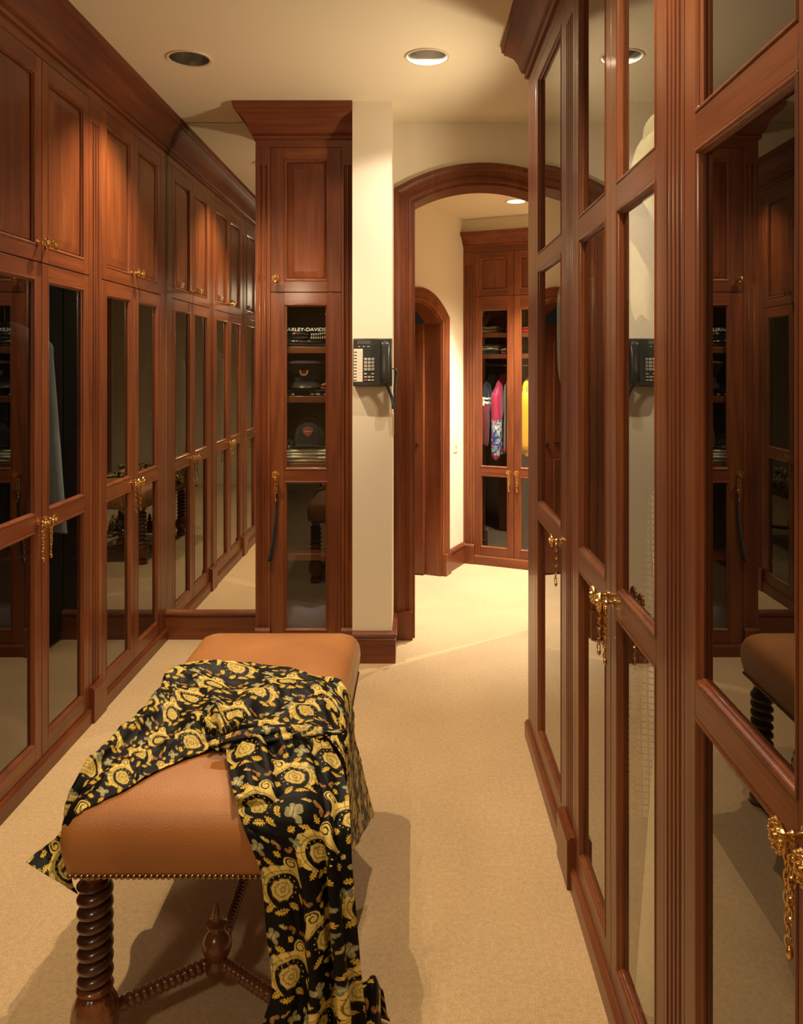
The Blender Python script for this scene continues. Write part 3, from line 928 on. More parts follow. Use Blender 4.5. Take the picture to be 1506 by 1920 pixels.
# ------------------------------------------------------------------ the printed silk robe
def print_colors(u, v):
    """black silk with gold medallions, acanthus scrolls, butterflies; u, v in metres"""
    n = u.size
    out = np.empty((n, 3)); out[:] = (0.006, 0.0055, 0.006)
    GOLD = np.array((0.66, 0.43, 0.06)); GOLD2 = np.array((0.80, 0.60, 0.17)); TAN = np.array((0.56, 0.27, 0.07)); PALE = np.array((0.66, 0.60, 0.30)); GREY = np.array((0.42, 0.42, 0.28))
    DX, DY = 0.094, 0.165
    ci = np.floor(u / DX); x = u - (ci + 0.5) * DX
    vv = v + (ci % 2) * DY / 2 + 0.013 * ((ci * 7) % 3)
    cj = np.floor(vv / DY); y = vv - (cj + 0.5) * DY
    hsh = np.modf(np.abs(np.sin(ci * 12.99 + cj * 78.23) * 43758.5))[0]
    x = x * np.where(hsh > 0.5, 1.0, -1.0)
    def put(mask, col): out[mask] = col[mask] if getattr(col, 'ndim', 1) == 2 else col
    def local(cx, cy, ang):
        px_, py_ = x - cx, y - cy
        return px_ * cos(ang) + py_ * sin(ang), -px_ * sin(ang) + py_ * cos(ang)
    # acanthus crescent round the medallion, widest in the middle, with cut lobes on its outer edge
    sx_, sy_ = x + 0.002, y + 0.018
    r2 = np.hypot(sx_, sy_); th = (np.arctan2(sy_, sx_) + 1.25) % (2 * pi)
    k = np.clip(th / 4.3, 0, 1)
    w = 0.0115 * np.sin(k * pi) ** 0.7
    Rc = 0.0345 + 0.0035 * k
    outer = Rc + w * (0.72 + 0.42 * np.abs(np.sin(6.5 * th)) ** 0.6); inner = Rc - w * 0.62
    cres = (r2 < outer) & (r2 > inner) & (th < 4.3)
    sh = 0.62 + 0.38 * np.sin((r2 - inner) / (outer - inner + 1e-5) * 2.6)
    put(cres, GOLD2 * sh[:, None])
    put(cres & (np.abs(np.sin(6.5 * th + 70 * (r2 - Rc))) < 0.12), GOLD * 0.22)
    put(cres & (np.abs(r2 - Rc) < 0.0007), GOLD * 0.3)
    # curl at the upper end of the crescent
    tx, ty = x + 0.029, y - 0.030
    r3 = np.hypot(tx, ty); a3 = np.arctan2(ty, tx)
    ph = (a3 + pi) / (2 * pi)
    arm = ((r3 / 0.0068 - ph) % 1.0)
    put((r3 < 0.0145) & (arm < 0.62), GOLD2 * 0.95)
    put(r3 < 0.0035, GOLD2)
    e1, e2 = local(-0.036, 0.008, 1.35)
    put((np.abs(e1) < 0.02) & (np.abs(e2 - 0.006 * (e1 / 0.02) ** 2) < 0.0042 * (1 - 0.5 * (e1 / 0.02) ** 2)), GOLD2 * 0.9)
    # medallion
    mx, my = x + 0.002, y + 0.018
    r = np.hypot(mx, my); a = np.arctan2(my, mx)
    R0 = 0.0225 * (1 + 0.06 * np.sin(9 * a))
    disc = r < R0
    rose = 0.5 + 0.5 * np.cos(5 * a + 2.2 * np.sin(r * 330)); rings = 0.5 + 0.5 * np.cos(r * 700)
    sh = 0.5 + 0.5 * np.clip(0.55 * rose + 0.55 * rings, 0, 1)
    put(disc, GOLD2 * sh[:, None])
    put(disc & (r > 0.004) & (np.abs(np.sin(2.5 * a + 1.1 * np.sin(r * 330))) < 0.09), GOLD * 0.2)
    put(disc & (np.abs((r % 0.0085) - 0.0042) < 0.0005), GOLD * 0.28)
    put((r >= R0 * 0.94) & (r < R0 * 1.06), np.array((0.02, 0.013, 0.005)))
    # leafy tufts
    for lx, ly, la, ls in ((-0.022, -0.054, 0.7, 0.013), (0.002, -0.060, -0.1, 0.014), (0.024, -0.054, -0.8, 0.012), (0.041, -0.030, 1.9, 0.010), (-0.040, -0.036, 1.1, 0.010), (0.012, 0.036, 0.4, 0.010), (0.036, 0.030, -0.5, 0.009), (-0.010, 0.050, 0.9, 0.008)):
        e1, e2 = local(lx, ly, la)
        leaf = (np.abs(e1) < ls) & (np.abs(e2) < 0.006 * (1 - (e1 / ls) ** 2) * (0.85 + 0.3 * np.sin(e1 * 1300)))
        put(leaf, GOLD * 1.1)
        put(leaf & (np.abs(e2 - 0.001) < 0.0006), GOLD * 0.2)
    # butterflies and loose wings
    for bx, by, ba, bs, colr in ((0.024, 0.058, 0.5, 0.0135, PALE), (-0.020, 0.070, -0.8, 0.011, TAN), (0.038, 0.006, 1.4, 0.010, GREY), (0.006, 0.076, 2.3, 0.0095, GOLD2), (-0.040, 0.056, 0.9, 0.0095, TAN), (0.040, 0.078, 0.2, 0.009, GOLD2)):
        e1, e2 = local(bx, by, ba)
        rr = np.hypot(e1, e2); aa = np.arctan2(e2, np.abs(e1))
        lobe = bs * (0.35 + 0.85 * np.abs(np.sin(2 * (aa - 0.25))) ** 0.8)
        wing = (rr < lobe) & (np.abs(e1) > 0.0006)
        if colr is TAN or colr is GOLD2: wing &= e1 > 0
        sh = 0.75 + 0.25 * np.cos(rr / bs * 4)
        put(wing, colr * sh[:, None])
        put(wing & (np.abs(np.sin(7 * aa)) < 0.13), colr * 0.3)
        put(wing & (rr > lobe * 0.9), colr * 0.45)
    # dots along the scrolls
    for k_ in range(9):
        an = 0.6 + k_ * 0.42
        put(np.hypot(x + 0.002 - 0.0265 * cos(an), y + 0.018 - 0.0265 * sin(an)) < 0.0013, GOLD2)
    return out

def catmull(P, ts):
    """P (n, k) control values, ts in 0..n-1"""
    n = len(P)
    i = np.clip(np.floor(ts).astype(int), 0, n - 2); t = (ts - i)[:, None]
    p1, p2 = P[i], P[i + 1]
    p0 = np.where((i > 0)[:, None], P[np.maximum(i - 1, 0)], 2 * p1 - p2)
    p3 = np.where((i < n - 2)[:, None], P[np.minimum(i + 2, n - 1)], 2 * p2 - p1)
    return 0.5 * (2 * p1 + (p2 - p0) * t + (2 * p0 - 5 * p1 + 4 * p2 - p3) * t * t + (3 * p1 - p0 - 3 * p2 + p3) * t ** 3)

def cloth_patch(ctrl, nu, nv, disp):
    """ctrl[row][col] world points -> (nu, nv, 3) surface with displacement along the normal"""
    A = np.array([[tuple(p) for p in row] for row in ctrl])
    nr, nc = A.shape[:2]
    tv = np.linspace(0, nc - 1, nv); tu = np.linspace(0, nr - 1, nu)
    B = np.stack([catmull(A[r], tv) for r in range(nr)])            # nr, nv, 3
    Cc = np.stack([catmull(B[:, j], tu) for j in range(nv)], axis=1)  # nu, nv, 3
    du = np.gradient(Cc, axis=0); dv = np.gradient(Cc, axis=1)
    N = np.cross(du, dv); N /= np.linalg.norm(N, axis=2, keepdims=True) + 1e-9
    ss, tt = np.meshgrid(np.linspace(0, 1, nv), np.linspace(0, 1, nu))
    return Cc + N * disp(tt, ss)[..., None], tt, ss, Cc

def fit_outside(P, lift=0.004):
    """push whatever lies inside the cushion out through its nearest surface"""
    out = P.copy().reshape(-1, 3)
    q = np.abs(out[:, :2] - np.array((BO.x, BO.y)))
    ex = HX - q[:, 0]; ey = HY - q[:, 1]
    # rounded plan corners
    rc = 0.05
    cx, cy = np.maximum(rc - ex, 0), np.maximum(rc - ey, 0)
    corner = (ex < rc) & (ey < rc)
    e = np.where(corner, rc - np.hypot(cx, cy), np.minimum(ex, ey))
    prof = np.array(SEAT_PROF) ; prof = np.concatenate([prof, [[0.6, 0.581]]])
    # outward offset curve
    d = np.gradient(prof, axis=0); nrm = np.stack([-d[:, 1], d[:, 0]], axis=1)
    nrm /= np.linalg.norm(nrm, axis=1, keepdims=True)
    off = prof + nrm * lift
    z = out[:, 2]
    zt = np.interp(e, off[3:, 0], off[3:, 1])
    sidee = np.interp(z, off[:6, 1], off[:6, 0])
    inside = (z > 0.412) & np.where(z < 0.54, e > sidee, z < zt) & (e > -0.03) & (z < zt)
    idx = np.where(inside)[0]
    pts = np.stack([e[idx], z[idx]], axis=1)
    best = np.full(len(idx), 1e9); bp = pts.copy()
    for a, b in zip(off[:-1], off[1:]):
        ab = b - a; t = np.clip(((pts - a) @ ab) / (ab @ ab), 0, 1)
        c = a + t[:, None] * ab; dd = np.hypot(*(c - pts).T)
        m_ = dd < best; best[m_] = dd[m_]; bp[m_] = c[m_]
    de = bp[:, 0] - pts[:, 0]
    sg = np.sign(out[idx, :2] - np.array((BO.x, BO.y)))
    cw = corner[idx]; h = np.hypot(cx[idx], cy[idx]) + 1e-9
    gx = np.where(cw, cx[idx] / h, (ex[idx] <= ey[idx]).astype(float)); gy = np.where(cw, cy[idx] / h, (ex[idx] > ey[idx]).astype(float))
    out[idx, 0] -= sg[:, 0] * gx * de; out[idx, 1] -= sg[:, 1] * gy * de
    out[idx, 2] = bp[:, 1]
    out[:, 2] = np.maximum(out[:, 2], 0.004)
    return out.reshape(P.shape)

robe = empty('silk_robe', (BCX, 1.75, 0))
tag(robe, 'black silk robe with gold baroque print draped over the tan bench', 'robe')
RO = np.array((BCX, 1.75, 0.0))
def cloth_object(name, P, U_, V_, parent):
    nu, nv = P.shape[:2]
    me = bpy.data.meshes.new(name)
    q = np.arange(nu * nv).reshape(nu, nv)
    faces = np.stack([q[:-1, :-1], q[:-1, 1:], q[1:, 1:], q[1:, :-1]], axis=-1).reshape(-1, 4)
    me.vertices.add(nu * nv); me.vertices.foreach_set('co', (P - RO).reshape(-1))
    me.loops.add(faces.size); me.loops.foreach_set('vertex_index', faces.reshape(-1))
    me.polygons.add(len(faces)); me.polygons.foreach_set('loop_start', np.arange(0, faces.size, 4)); 
    me.update(calc_edges=True)
    me.polygons.foreach_set('use_smooth', [True] * len(faces))
    ca = me.color_attributes.new('print', 'FLOAT_COLOR', 'POINT')
    rgb = print_colors(U_.reshape(-1), V_.reshape(-1))
    ca.data.foreach_set('color', np.concatenate([rgb, np.ones((len(rgb), 1))], axis=1).reshape(-1))
    me.materials.append(M['print'])
    me.validate()
    o = bpy.data.objects.new(name, me); COL.objects.link(o); o.parent = parent
    s = o.modifiers.new('thickness', 'SOLIDIFY'); s.thickness = 0.0012; s.offset = 1.0
    return o

def top(px, py, z=0.578):
    y = F * (CAM_Z - z) / (py - PY)
    return at(px, py, y)

def arc(P, axis):
    d = np.linalg.norm(np.diff(P, axis=axis), axis=2)
    c = np.concatenate([np.zeros((1, P.shape[1])) if axis == 0 else np.zeros((P.shape[0], 1)), np.cumsum(d, axis=axis)], axis=axis)
    return c

# band lying across the seat, tail off the left corner, side falling off the right edge
front = [at(146, 1677, 1.632), at(136, 1650, 1.655), at(140, 1580, 1.66), at(155, 1535, 1.64), top(230, 1480, .57), top(300, 1443, .578), top(375, 1412, .585), top(428, 1400, .592),
         top(520, 1392, .590), top(600, 1378, .578), Vector((-0.172, 1.86, 0.53)), Vector((-0.160, 1.79, 0.46)), Vector((-0.150, 1.73, 0.385))]
back = [at(52, 1619, 1.67), at(84, 1590, 1.70), at(128, 1548, 1.72), top(166, 1442, .566), top(230, 1374, .575), top(300, 1302, .585), top(332, 1252, .60), top(420, 1252, .60),
        top(520, 1254, .598), top(600, 1272, .592), Vector((-0.186, 2.17, 0.56)), Vector((-0.172, 2.24, 0.40)), Vector((-0.122, 2.22, 0.205))]
mid = []
for i, (a, b) in enumerate(zip(front, back)):
    c = (a + b) / 2
    if 3 <= i <= 9: c.z += 0.008
    mid.append(c)
hang = []
for i, b in enumerate(back):
    h = b.copy()
    if 3 <= i <= 6: h = Vector((min(b.x, BX0) - 0.018, b.y + 0.02, 0.47))
    elif i < 3: h = b + Vector((0.004, 0.004, -0.004))
    else: h = b + Vector((0, 0.012, -0.012))
    hang.append(h)
def ridges(x, y, seed, n, k0, k1, bias):
    """sharp-crested folds: a sum of rectified waves in random directions"""
    rn = random.Random(seed); d = 0 * x
    for i in range(n):
        a = rn.gauss(bias, 0.55); k = rn.uniform(k0, k1); p = rn.uniform(0, 6.28)
        ph = k * (x * cos(a) + y * sin(a)) + p + 0.9 * np.sin(0.5 * k * (y * cos(a) - x * sin(a)) + 2 * p)
        d = d + (1 - np.abs(np.sin(ph))) ** 1.6 / n
    return d
def dispA(t, s):
    x, y = s * 0.95, t * 0.36
    d = 0.030 * ridges(x, y, 3, 4, 14, 30, 1.1) - 0.008
    d += 0.016 * ridges(x, y, 8, 4, 38, 60, 0.4) - 0.004
    # folds gathered towards the knot
    ks, kt = s - 0.58, t - 0.05
    a = np.arctan2(kt, ks * 2.2); r = np.hypot(ks * 2.2, kt)
    d += 0.012 * np.sin(11 * a + 4 * r) * np.exp(-r * 2.6)
    d += 0.016 * np.exp(-((t - 0.60) / 0.07) ** 2) * np.clip(np.sin(pi * s), 0, 1)       # rolled back edge
    return -d * np.clip((s - 0.02) * 5, 0.10, 1) * np.clip((1 - s) * 5, 0.25, 1)
PA, tA, sA, QA = cloth_patch([front, mid, back, hang], 300, 760, dispA)
PA = fit_outside(PA, 0.005)
cA = arc(QA, 1); rA = arc(QA, 0)
cloth_object('robe_body', PA, cA.mean(axis=0)[None, :] + 0 * cA + 0.3 * rA, rA + 0.25 * cA.mean(axis=0)[None, :] + 0.03, robe)

# long panel falling from the knot over the front corner to the floor
def row(l, r, bulge=(0, 0, 0, 0, 0, 0, 0), lift=0.0):
    l, r = Vector(l), Vector(r)
    out = []
    for i, k in enumerate(bulge):
        c = l.lerp(r, i / (len(bulge) - 1)); c.y -= k; c.z += lift * sin(pi * i / 6); out.append(c)
    return out
rowsB = [
    row(top(424, 1398, .612), top(612, 1385, .605), lift=0.012),
    row(top(428, 1430, .602), at(640, 1430, 1.80), lift=0.014),
    row(top(440, 1490, .588), at(653, 1490, 1.725), lift=0.012),
    row(at(449, 1523, 1.636), at(656, 1535, 1.66), (0, .002, .004, .004, .002, 0, 0), lift=0.004),
    row(at(456, 1548, 1.606), at(657, 1560, 1.635), (0, .003, .002, .006, .001, .006, 0)),
    row(at(472, 1590, 1.596), at(658, 1600, 1.62), (0, .004, .0, .008, .0, .010, 0)),
    row(at(491, 1645, 1.594), at(661, 1650, 1.61), (0, .004, -.004, .014, -.006, .016, 0)),
    row(at(500, 1750, 1.588), at(668, 1750, 1.605), (0, .006, -.006, .018, -.010, .020, 0)),
    row(at(510, 1850, 1.580), at(676, 1850, 1.60), (0, .008, -.008, .020, -.014, .022, 0)),
    row(at(492, 1925, 1.572), at(684, 1930, 1.595), (0, .010, -.008, .022, -.016, .024, 0)),
    row(Vector((-0.315, 1.555, 0.045)), Vector((-0.095, 1.585, 0.045)), (0, .012, -.010, .024, -.018, .026, 0)),
    row(Vector((-0.33, 1.52, 0.006)), Vector((-0.075, 1.55, 0.006)), (0, .02, 0, .03, 0, .03, 0)),
]
def dispB(t, s):
    grow = np.clip((t - 0.05) * 2.2, 0, 1)
    d = 0.007 * np.sin(2 * pi * (3.2 * s + 0.25 * t) + 0.8 * np.sin(7 * t)) * grow * np.clip(s * 1.6, 0.15, 1)
    d += 0.013 * np.sin(2 * pi * (4.6 * s ** 1.25 + 0.1) + 1.2 * np.sin(4 * t)) * np.clip((s - 0.38) * 2.2, 0, 1) * grow
    # folds radiating from the knot
    d += 0.010 * np.sin(15 * s + 1) * np.exp(-t * 7) + 0.006 * np.sin(34 * s) * np.exp(-t * 5)
    d += 0.010 * ridges(s * 0.25, t * 0.9, 12, 3, 30, 55, 0.25) * np.clip(1.2 - 1.6 * t, 0.25, 1) - 0.003
    return -d
PB, tB, sB, QB = cloth_patch(rowsB, 560, 330, dispB)
PB = fit_outside(PB, 0.012)
wB = np.array(arc(QB, 1))
vB = arc(QB, 0).mean(axis=1)[:, None] + 0 * wB
cloth_object('robe_panel', PB, wB * 0.95 + 0.012, -vB + 0.09, robe)

# the gathered twist at the knot
kn = []
for k in range(13):
    t = k / 12
    kn.append((top(395 + 250 * t, 1398 - 22 * t, .606 - 0.004 * t) + Vector((0, 0, 0.004 + 0.008 * sin(pi * t)))))
nk = 48
rowsK = []
pk = [Vector(p) for p in kn]
ts = np.linspace(0, 12, 150)
cp = catmull(np.array([tuple(p) for p in pk]), ts)
for i, p in enumerate(cp):
    t = i / 149
    rad = 0.006 + 0.017 * sin(pi * min(1, t * 1.1)) ** 0.7
    rowsK.append([p + rad * (1 + 0.22 * sin(5 * a + 9 * t)) * np.array((-0.1 * sin(a), cos(a) * 1.1, sin(a) * 0.62)) for a in np.linspace(0, 2 * pi, nk)])
PK = np.array(rowsK)
PK = fit_outside(PK, 0.004)
aK = np.linspace(0, 0.11, nk)[None, :] + 0 * PK[..., 0]
cloth_object('robe_sash', PK, arc(PK, 0) * 0.9 + 0.05, aK + 0.02, robe)

# hem gathered on the carpet beside the panel
rowsC = [
    [Vector((-0.150, 1.60, 0.006)), Vector((-0.125, 1.59, 0.010)), Vector((-0.095, 1.585, 0.010)), Vector((-0.066, 1.60, 0.006))],
    [Vector((-0.140, 1.635, 0.06)), Vector((-0.118, 1.625, 0.075)), Vector((-0.094, 1.625, 0.075)), Vector((-0.070, 1.64, 0.06))],
    [Vector((-0.132, 1.665, 0.125)), Vector((-0.112, 1.66, 0.155)), Vector((-0.092, 1.66, 0.165)), Vector((-0.074, 1.672, 0.14))],
    [Vector((-0.128, 1.70, 0.12)), Vector((-0.110, 1.70, 0.15)), Vector((-0.090, 1.70, 0.155)), Vector((-0.070, 1.705, 0.125))],
    [Vector((-0.126, 1.735, 0.06)), Vector((-0.106, 1.745, 0.07)), Vector((-0.085, 1.745, 0.065)), Vector((-0.064, 1.735, 0.05))],
    [Vector((-0.13, 1.77, 0.006)), Vector((-0.108, 1.79, 0.010)), Vector((-0.085, 1.785, 0.010)), Vector((-0.060, 1.765, 0.006))]]
PC, tC, sC, QC = cloth_patch(rowsC, 200, 90, lambda t, s: 0.003 * np.sin(12 * s + 5 * t))
PC[..., 2] = np.maximum(PC[..., 2], 0.004)
cloth_object('robe_hem', PC, sC * 0.085 + 0.02, tC * 0.38 + 0.02, robe)

# ------------------------------------------------------------------ wall telephone
ph = empty('telephone', (-0.2125, YP, 1.469)); tag(ph, 'black business telephone mounted on the cream plaster pier', 'telephone')
m = MB(); m.prism([(-0.055, -0.115), (-0.030, 0.117), (0.0, 0.117), (0.0, -0.115)], -0.0945, 0.0945, 'x')
body = m.build('body', M['black_plastic'], ph, bevel=0.005)
def fy(z):  # front surface of the sloping body
    return -0.030 - 0.025 * (0.117 - z) / 0.232
def plate(x0, x1, z0, z1, h, mat, name, parent, bevel=0.0008):
    m = MB()
    vs = [(x0, fy(z0) - h, z0), (x1, fy(z0) - h, z0), (x1, fy(z1) - h, z1), (x0, fy(z1) - h, z1), (x0, fy(z0) + 0.001, z0), (x1, fy(z0) + 0.001, z0), (x1, fy(z1) + 0.001, z1), (x0, fy(z1) + 0.001, z1)]
    m.add(vs, [(0, 1, 2, 3), (7, 6, 5, 4), (0, 4, 5, 1), (1, 5, 6, 2), (2, 6, 7, 3), (3, 7, 4, 0)])
    return m.build(name, mat, parent, bevel=bevel)
plate(-0.076, -0.012, 0.088, 0.106, 0.0012, M['lcd'], 'display', ph)
for i in range(3): plate(-0.071 + 0.022 * i, -0.060 + 0.022 * i, 0.075, 0.079, 0.002, M['key'], 'soft_key', ph)
ls = plate(-0.0915, -0.048, -0.093, 0.066, 0.001, M['paper'], 'label_strip', ph, 0)
for i in range(10):
    z = 0.050 - 0.0151 * i
    plate(-0.090, -0.076, z - 0.0022, z + 0.0022, 0.0025, M['ink'], 'line_button', ph)
    if i: plate(-0.072, -0.050, z + 0.0072, z + 0.0078, 0.0013, M['ink'], 'label_rule', ph, 0)
DIG = ['1', '2', '3', '4', '5', '6', '7', '8', '9', '*', '0', '#']
def text_mesh(body_txt, size, mat, name, extrude=0.0002):
    cu = bpy.data.curves.new(name, 'FONT'); cu.body = body_txt; cu.size = size; cu.extrude = extrude; cu.align_x = 'CENTER'; cu.align_y = 'CENTER'
    o = bpy.data.objects.new(name, cu); COL.objects.link(o)
    dg = bpy.context.evaluated_depsgraph_get()
    me = bpy.data.meshes.new_from_object(o.evaluated_get(dg))
    bpy.data.objects.remove(o); bpy.data.curves.remove(cu)
    me.materials.clear(); me.materials.append(mat)
    return me
for r_ in range(4):
    for c_ in range(3):
        x = -0.034 + 0.0178 * c_; z = 0.0155 - 0.0165 * r_
        k_ = plate(x - 0.007, x + 0.007, z - 0.0062, z + 0.0062, 0.004, M['key'], 'key', ph, 0.0012)
        t_ = inst(text_mesh(DIG[r_ * 3 + c_], 0.009, M['ink'], 'digit'), 'digit', k_, (x, fy(z) - 0.0044, z), (radians(90 + 6), 0, 0))
for r_ in range(3):
    for c_ in range(3):
        if r_ == 0 and c_ == 1: continue
        x = -0.034 + 0.0178 * c_; z = -0.055 - 0.0155 * r_
        plate(x - 0.0068, x + 0.0068, z - 0.0036, z + 0.0036, 0.004, M['key_red'] if (r_ == 2 and c_ == 0) else M['key'], 'function_key', ph, 0.001)
# handset
m = MB()
rows = []
for k in range(33):
    t = k / 32; z = 0.104 - 0.205 * t
    ends = (abs(t - 0.5) * 2) ** 3
    d = 0.022 + 0.008 * (1 - ends); w = 0.021 + 0.003 * ends
    cap = min(1, sqrt(max(0.02, 1 - (max(0, abs(t - 0.5) * 2 - 0.88) / 0.12) ** 2)))
    yc = fy(z) - 0.012 - 0.012 * (1 - ends)
    rows.append([(0.064 + w * cap * np.sign(cos(a)) * abs(cos(a)) ** 0.55, yc + 0.017 * cap * np.sign(sin(a)) * abs(sin(a)) ** 0.55, z) for a in np.linspace(0, 2 * pi, 24, endpoint=False)])
m.grid(rows, 0, cv=True)
for b0 in (0, 32 * 24):
    m.f.append(tuple(b0 + i for i in range(24))); m.m.append(0)
m.build('handset', M['handset'], ph, angle=60)
plate(0.036, 0.040, -0.10, 0.106, 0.003, M['handset'], 'cradle_rib', ph)
# coiled cord: down from the handset, loop, up to the side
ctrlp = [(0.068, -0.055, -0.098), (0.078, -0.045, -0.13), (0.091, -0.04, -0.165), (0.099, -0.04, -0.20), (0.100, -0.04, -0.222), (0.106, -0.03, -0.222), (0.107, -0.03, -0.20), (0.107, -0.03, -0.14), (0.110, -0.03, -0.09), (0.114, -0.025, -0.04), (0.100, -0.02, -0.03)]
ts = np.linspace(0, len(ctrlp) - 1, 1300)
cc = catmull(np.array(ctrlp), ts)
path = []
for i, p in enumerate(cc):
    a = i * 2 * pi / 14
    path.append((p[0] + 0.0062 * cos(a), p[1] + 0.0062 * sin(a), p[2]))
MB().tube(path, 0.0021, 6).build('cord', M['handset'], ph, angle=80)

# switch plates
o = MB().box(PIER[1], PIER[1] + 0.006, 3.985, 4.06, 1.10, 1.215).build('switch_plate', M['ivory'], bevel=0.002)
tag(o, 'ivory switch plate on the side of the plaster pier below the telephone', 'switch plate')
sw = empty('light_switch', vp(0.16, 0, 0.885)); tag(sw, 'small ivory light switch on the angled wall beyond the arch', 'light switch')
sw.rotation_euler = (0, 0, TH)
m = MB(); m.box(0, 0.005, -0.035, 0.035, -0.057, 0.057); m.build('plate', M['ivory'], sw, bevel=0.002)
m = MB(); m.box(0.005, 0.016, -0.005, 0.005, -0.01, 0.012); m.build('toggle', M['ivory'], sw, bevel=0.001)

# ------------------------------------------------------------------ clothes
C = {}
C['white'] = cloth_mat('white_cotton', (0.80, 0.78, 0.70))
C['cream'] = cloth_mat('cream_linen', (0.70, 0.64, 0.50))
C['blue'] = cloth_mat('grey_blue_shirting', (0.33, 0.36, 0.42))
C['navy'] = cloth_mat('navy_wool', (0.010, 0.014, 0.035))
C['black'] = cloth_mat('black_wool', (0.008, 0.008, 0.009))
C['olive'] = cloth_mat('striped_dark_robe', (0.012, 0.012, 0.010), stripe=(0.10, 0.085, 0.05), wave=8)
C['maroon'] = cloth_mat('maroon_knit', (0.20, 0.035, 0.06))
C['pink'] = cloth_mat('crimson_nylon', (0.50, 0.03, 0.10), 0.5)
C['yellow'] = cloth_mat('golden_yellow_nylon', (0.85, 0.42, 0.03), 0.5)
C['grey'] = cloth_mat('grey_jersey', (0.22, 0.19, 0.15))
C['red'] = cloth_mat('red_cotton', (0.55, 0.03, 0.02))
C['graphic'] = spatter_mat('graphic_print', [(0.05, 0.05, 0.30), (0.6, 0.6, 0.6), (0.10, 0.10, 0.45), (0.45, 0.15, 0.35), (0.7, 0.68, 0.6), (0.15, 0.3, 0.5)], 55)
C['gingham'] = check_mat('black_and_white_check', (0.75, 0.72, 0.62), (0.05, 0.05, 0.05), 70)
C['sheer'] = cloth_mat('ivory_chiffon', (0.74, 0.68, 0.52))
C['zebra'] = cloth_mat('black_white_stripe', (0.015, 0.015, 0.018), stripe=(0.55, 0.52, 0.45), wave=28)
C['bandana'] = spatter_mat('bandana_print', [(0.01, 0.01, 0.012), (0.012, 0.014, 0.03), (0.01, 0.01, 0.01), (0.5, 0.48, 0.42), (0.01, 0.012, 0.02), (0.12, 0.02, 0.02)], 60)
C['teal'] = cloth_mat('dark_teal_knit', (0.012, 0.035, 0.04))
C['tan'] = cloth_mat('tan_knit', (0.28, 0.17, 0.08))
C['violet'] = cloth_mat('dusty_violet_wool', (0.16, 0.14, 0.22))
C['gold'] = plain('gilt_badge', (0.75, 0.52, 0.16), 0.3, metal=1.0)
C['badge_red'] = plain('red_enamel', (0.14, 0.018, 0.012), 0.3)

def frame_of(cab):
    return Matrix.Translation(cab.location) @ Matrix.Rotation(cab.rotation_euler.z, 4, 'Z')
def loft(rings, n, seed, fold=0.10, waves=7, sq=1.0):
    """rings: (z, cx, cy, rx, ry)"""
    rn = random.Random(seed); ph = [rn.uniform(0, 6.28) for _ in range(3)]
    A = np.array(rings, float)
    ts = np.linspace(0, len(A) - 1, max(20, len(A) * 6))
    B = catmull(A, ts)
    rows = []
    for i, (z, cx, cy, rx, ry) in enumerate(B):
        t = i / (len(B) - 1)
        row = []
        for k in range(n):
            a = 2 * pi * k / n
            q = 1 + fold * (0.25 + t) * (sin(waves * a + ph[0] + 1.5 * t) + 0.5 * sin((waves + 4) * a + ph[1] - 2 * t))
            row.append((cx + max(rx, .002) * q * cos(a), cy + max(ry, .002) * q * sin(a), z + 0.008 * t * sin(3 * a + ph[2])))
        rows.append(row)
    m = MB(); m.grid(rows, 0, cv=True)
    m.f.append(tuple(range(n))); m.m.append(0)
    m.f.append(tuple(len(m.v) - n + i for i in range(n))); m.m.append(0)
    return m
def banded(m, bands):
    """material index by height: bands = [(z_above, index)] in falling order"""
    for i, fc in enumerate(m.f):
        z = sum(m.v[k][2] for k in fc) / len(fc)
        for zz, mi in bands:
            if z > zz: m.m[i] = mi; break
    return m
def hanger(cab, x, rod, label, group, yc=0.28, half=0.19):
    T = frame_of(cab); p = T @ Vector((x, yc, rod))
    o = empty('coat_hanger', p, cab.rotation_euler.z); tag(o, label, 'hanger', group)
    m = MB()
    m.tube([(0, 0, -0.075)] + [(0, 0.0, -0.03)] + [(0, 0.016 * cos(a), 0.0 + 0.016 * sin(a)) for a in np.linspace(-pi / 2, pi * 0.9, 12)], 0.0018, 6)
    m.build('hook', M['steel'], o)
    m = MB()
    m.tube([(0, -half, -0.15), (0, -half * 0.5, -0.105), (0, 0, -0.075), (0, half * 0.5, -0.105), (0, half, -0.15)], 0.004, 8)
    m.tube([(0, -half, -0.15), (0, half, -0.15)], 0.0028, 8)
    m.build('arms', M['steel'], o)
    return o
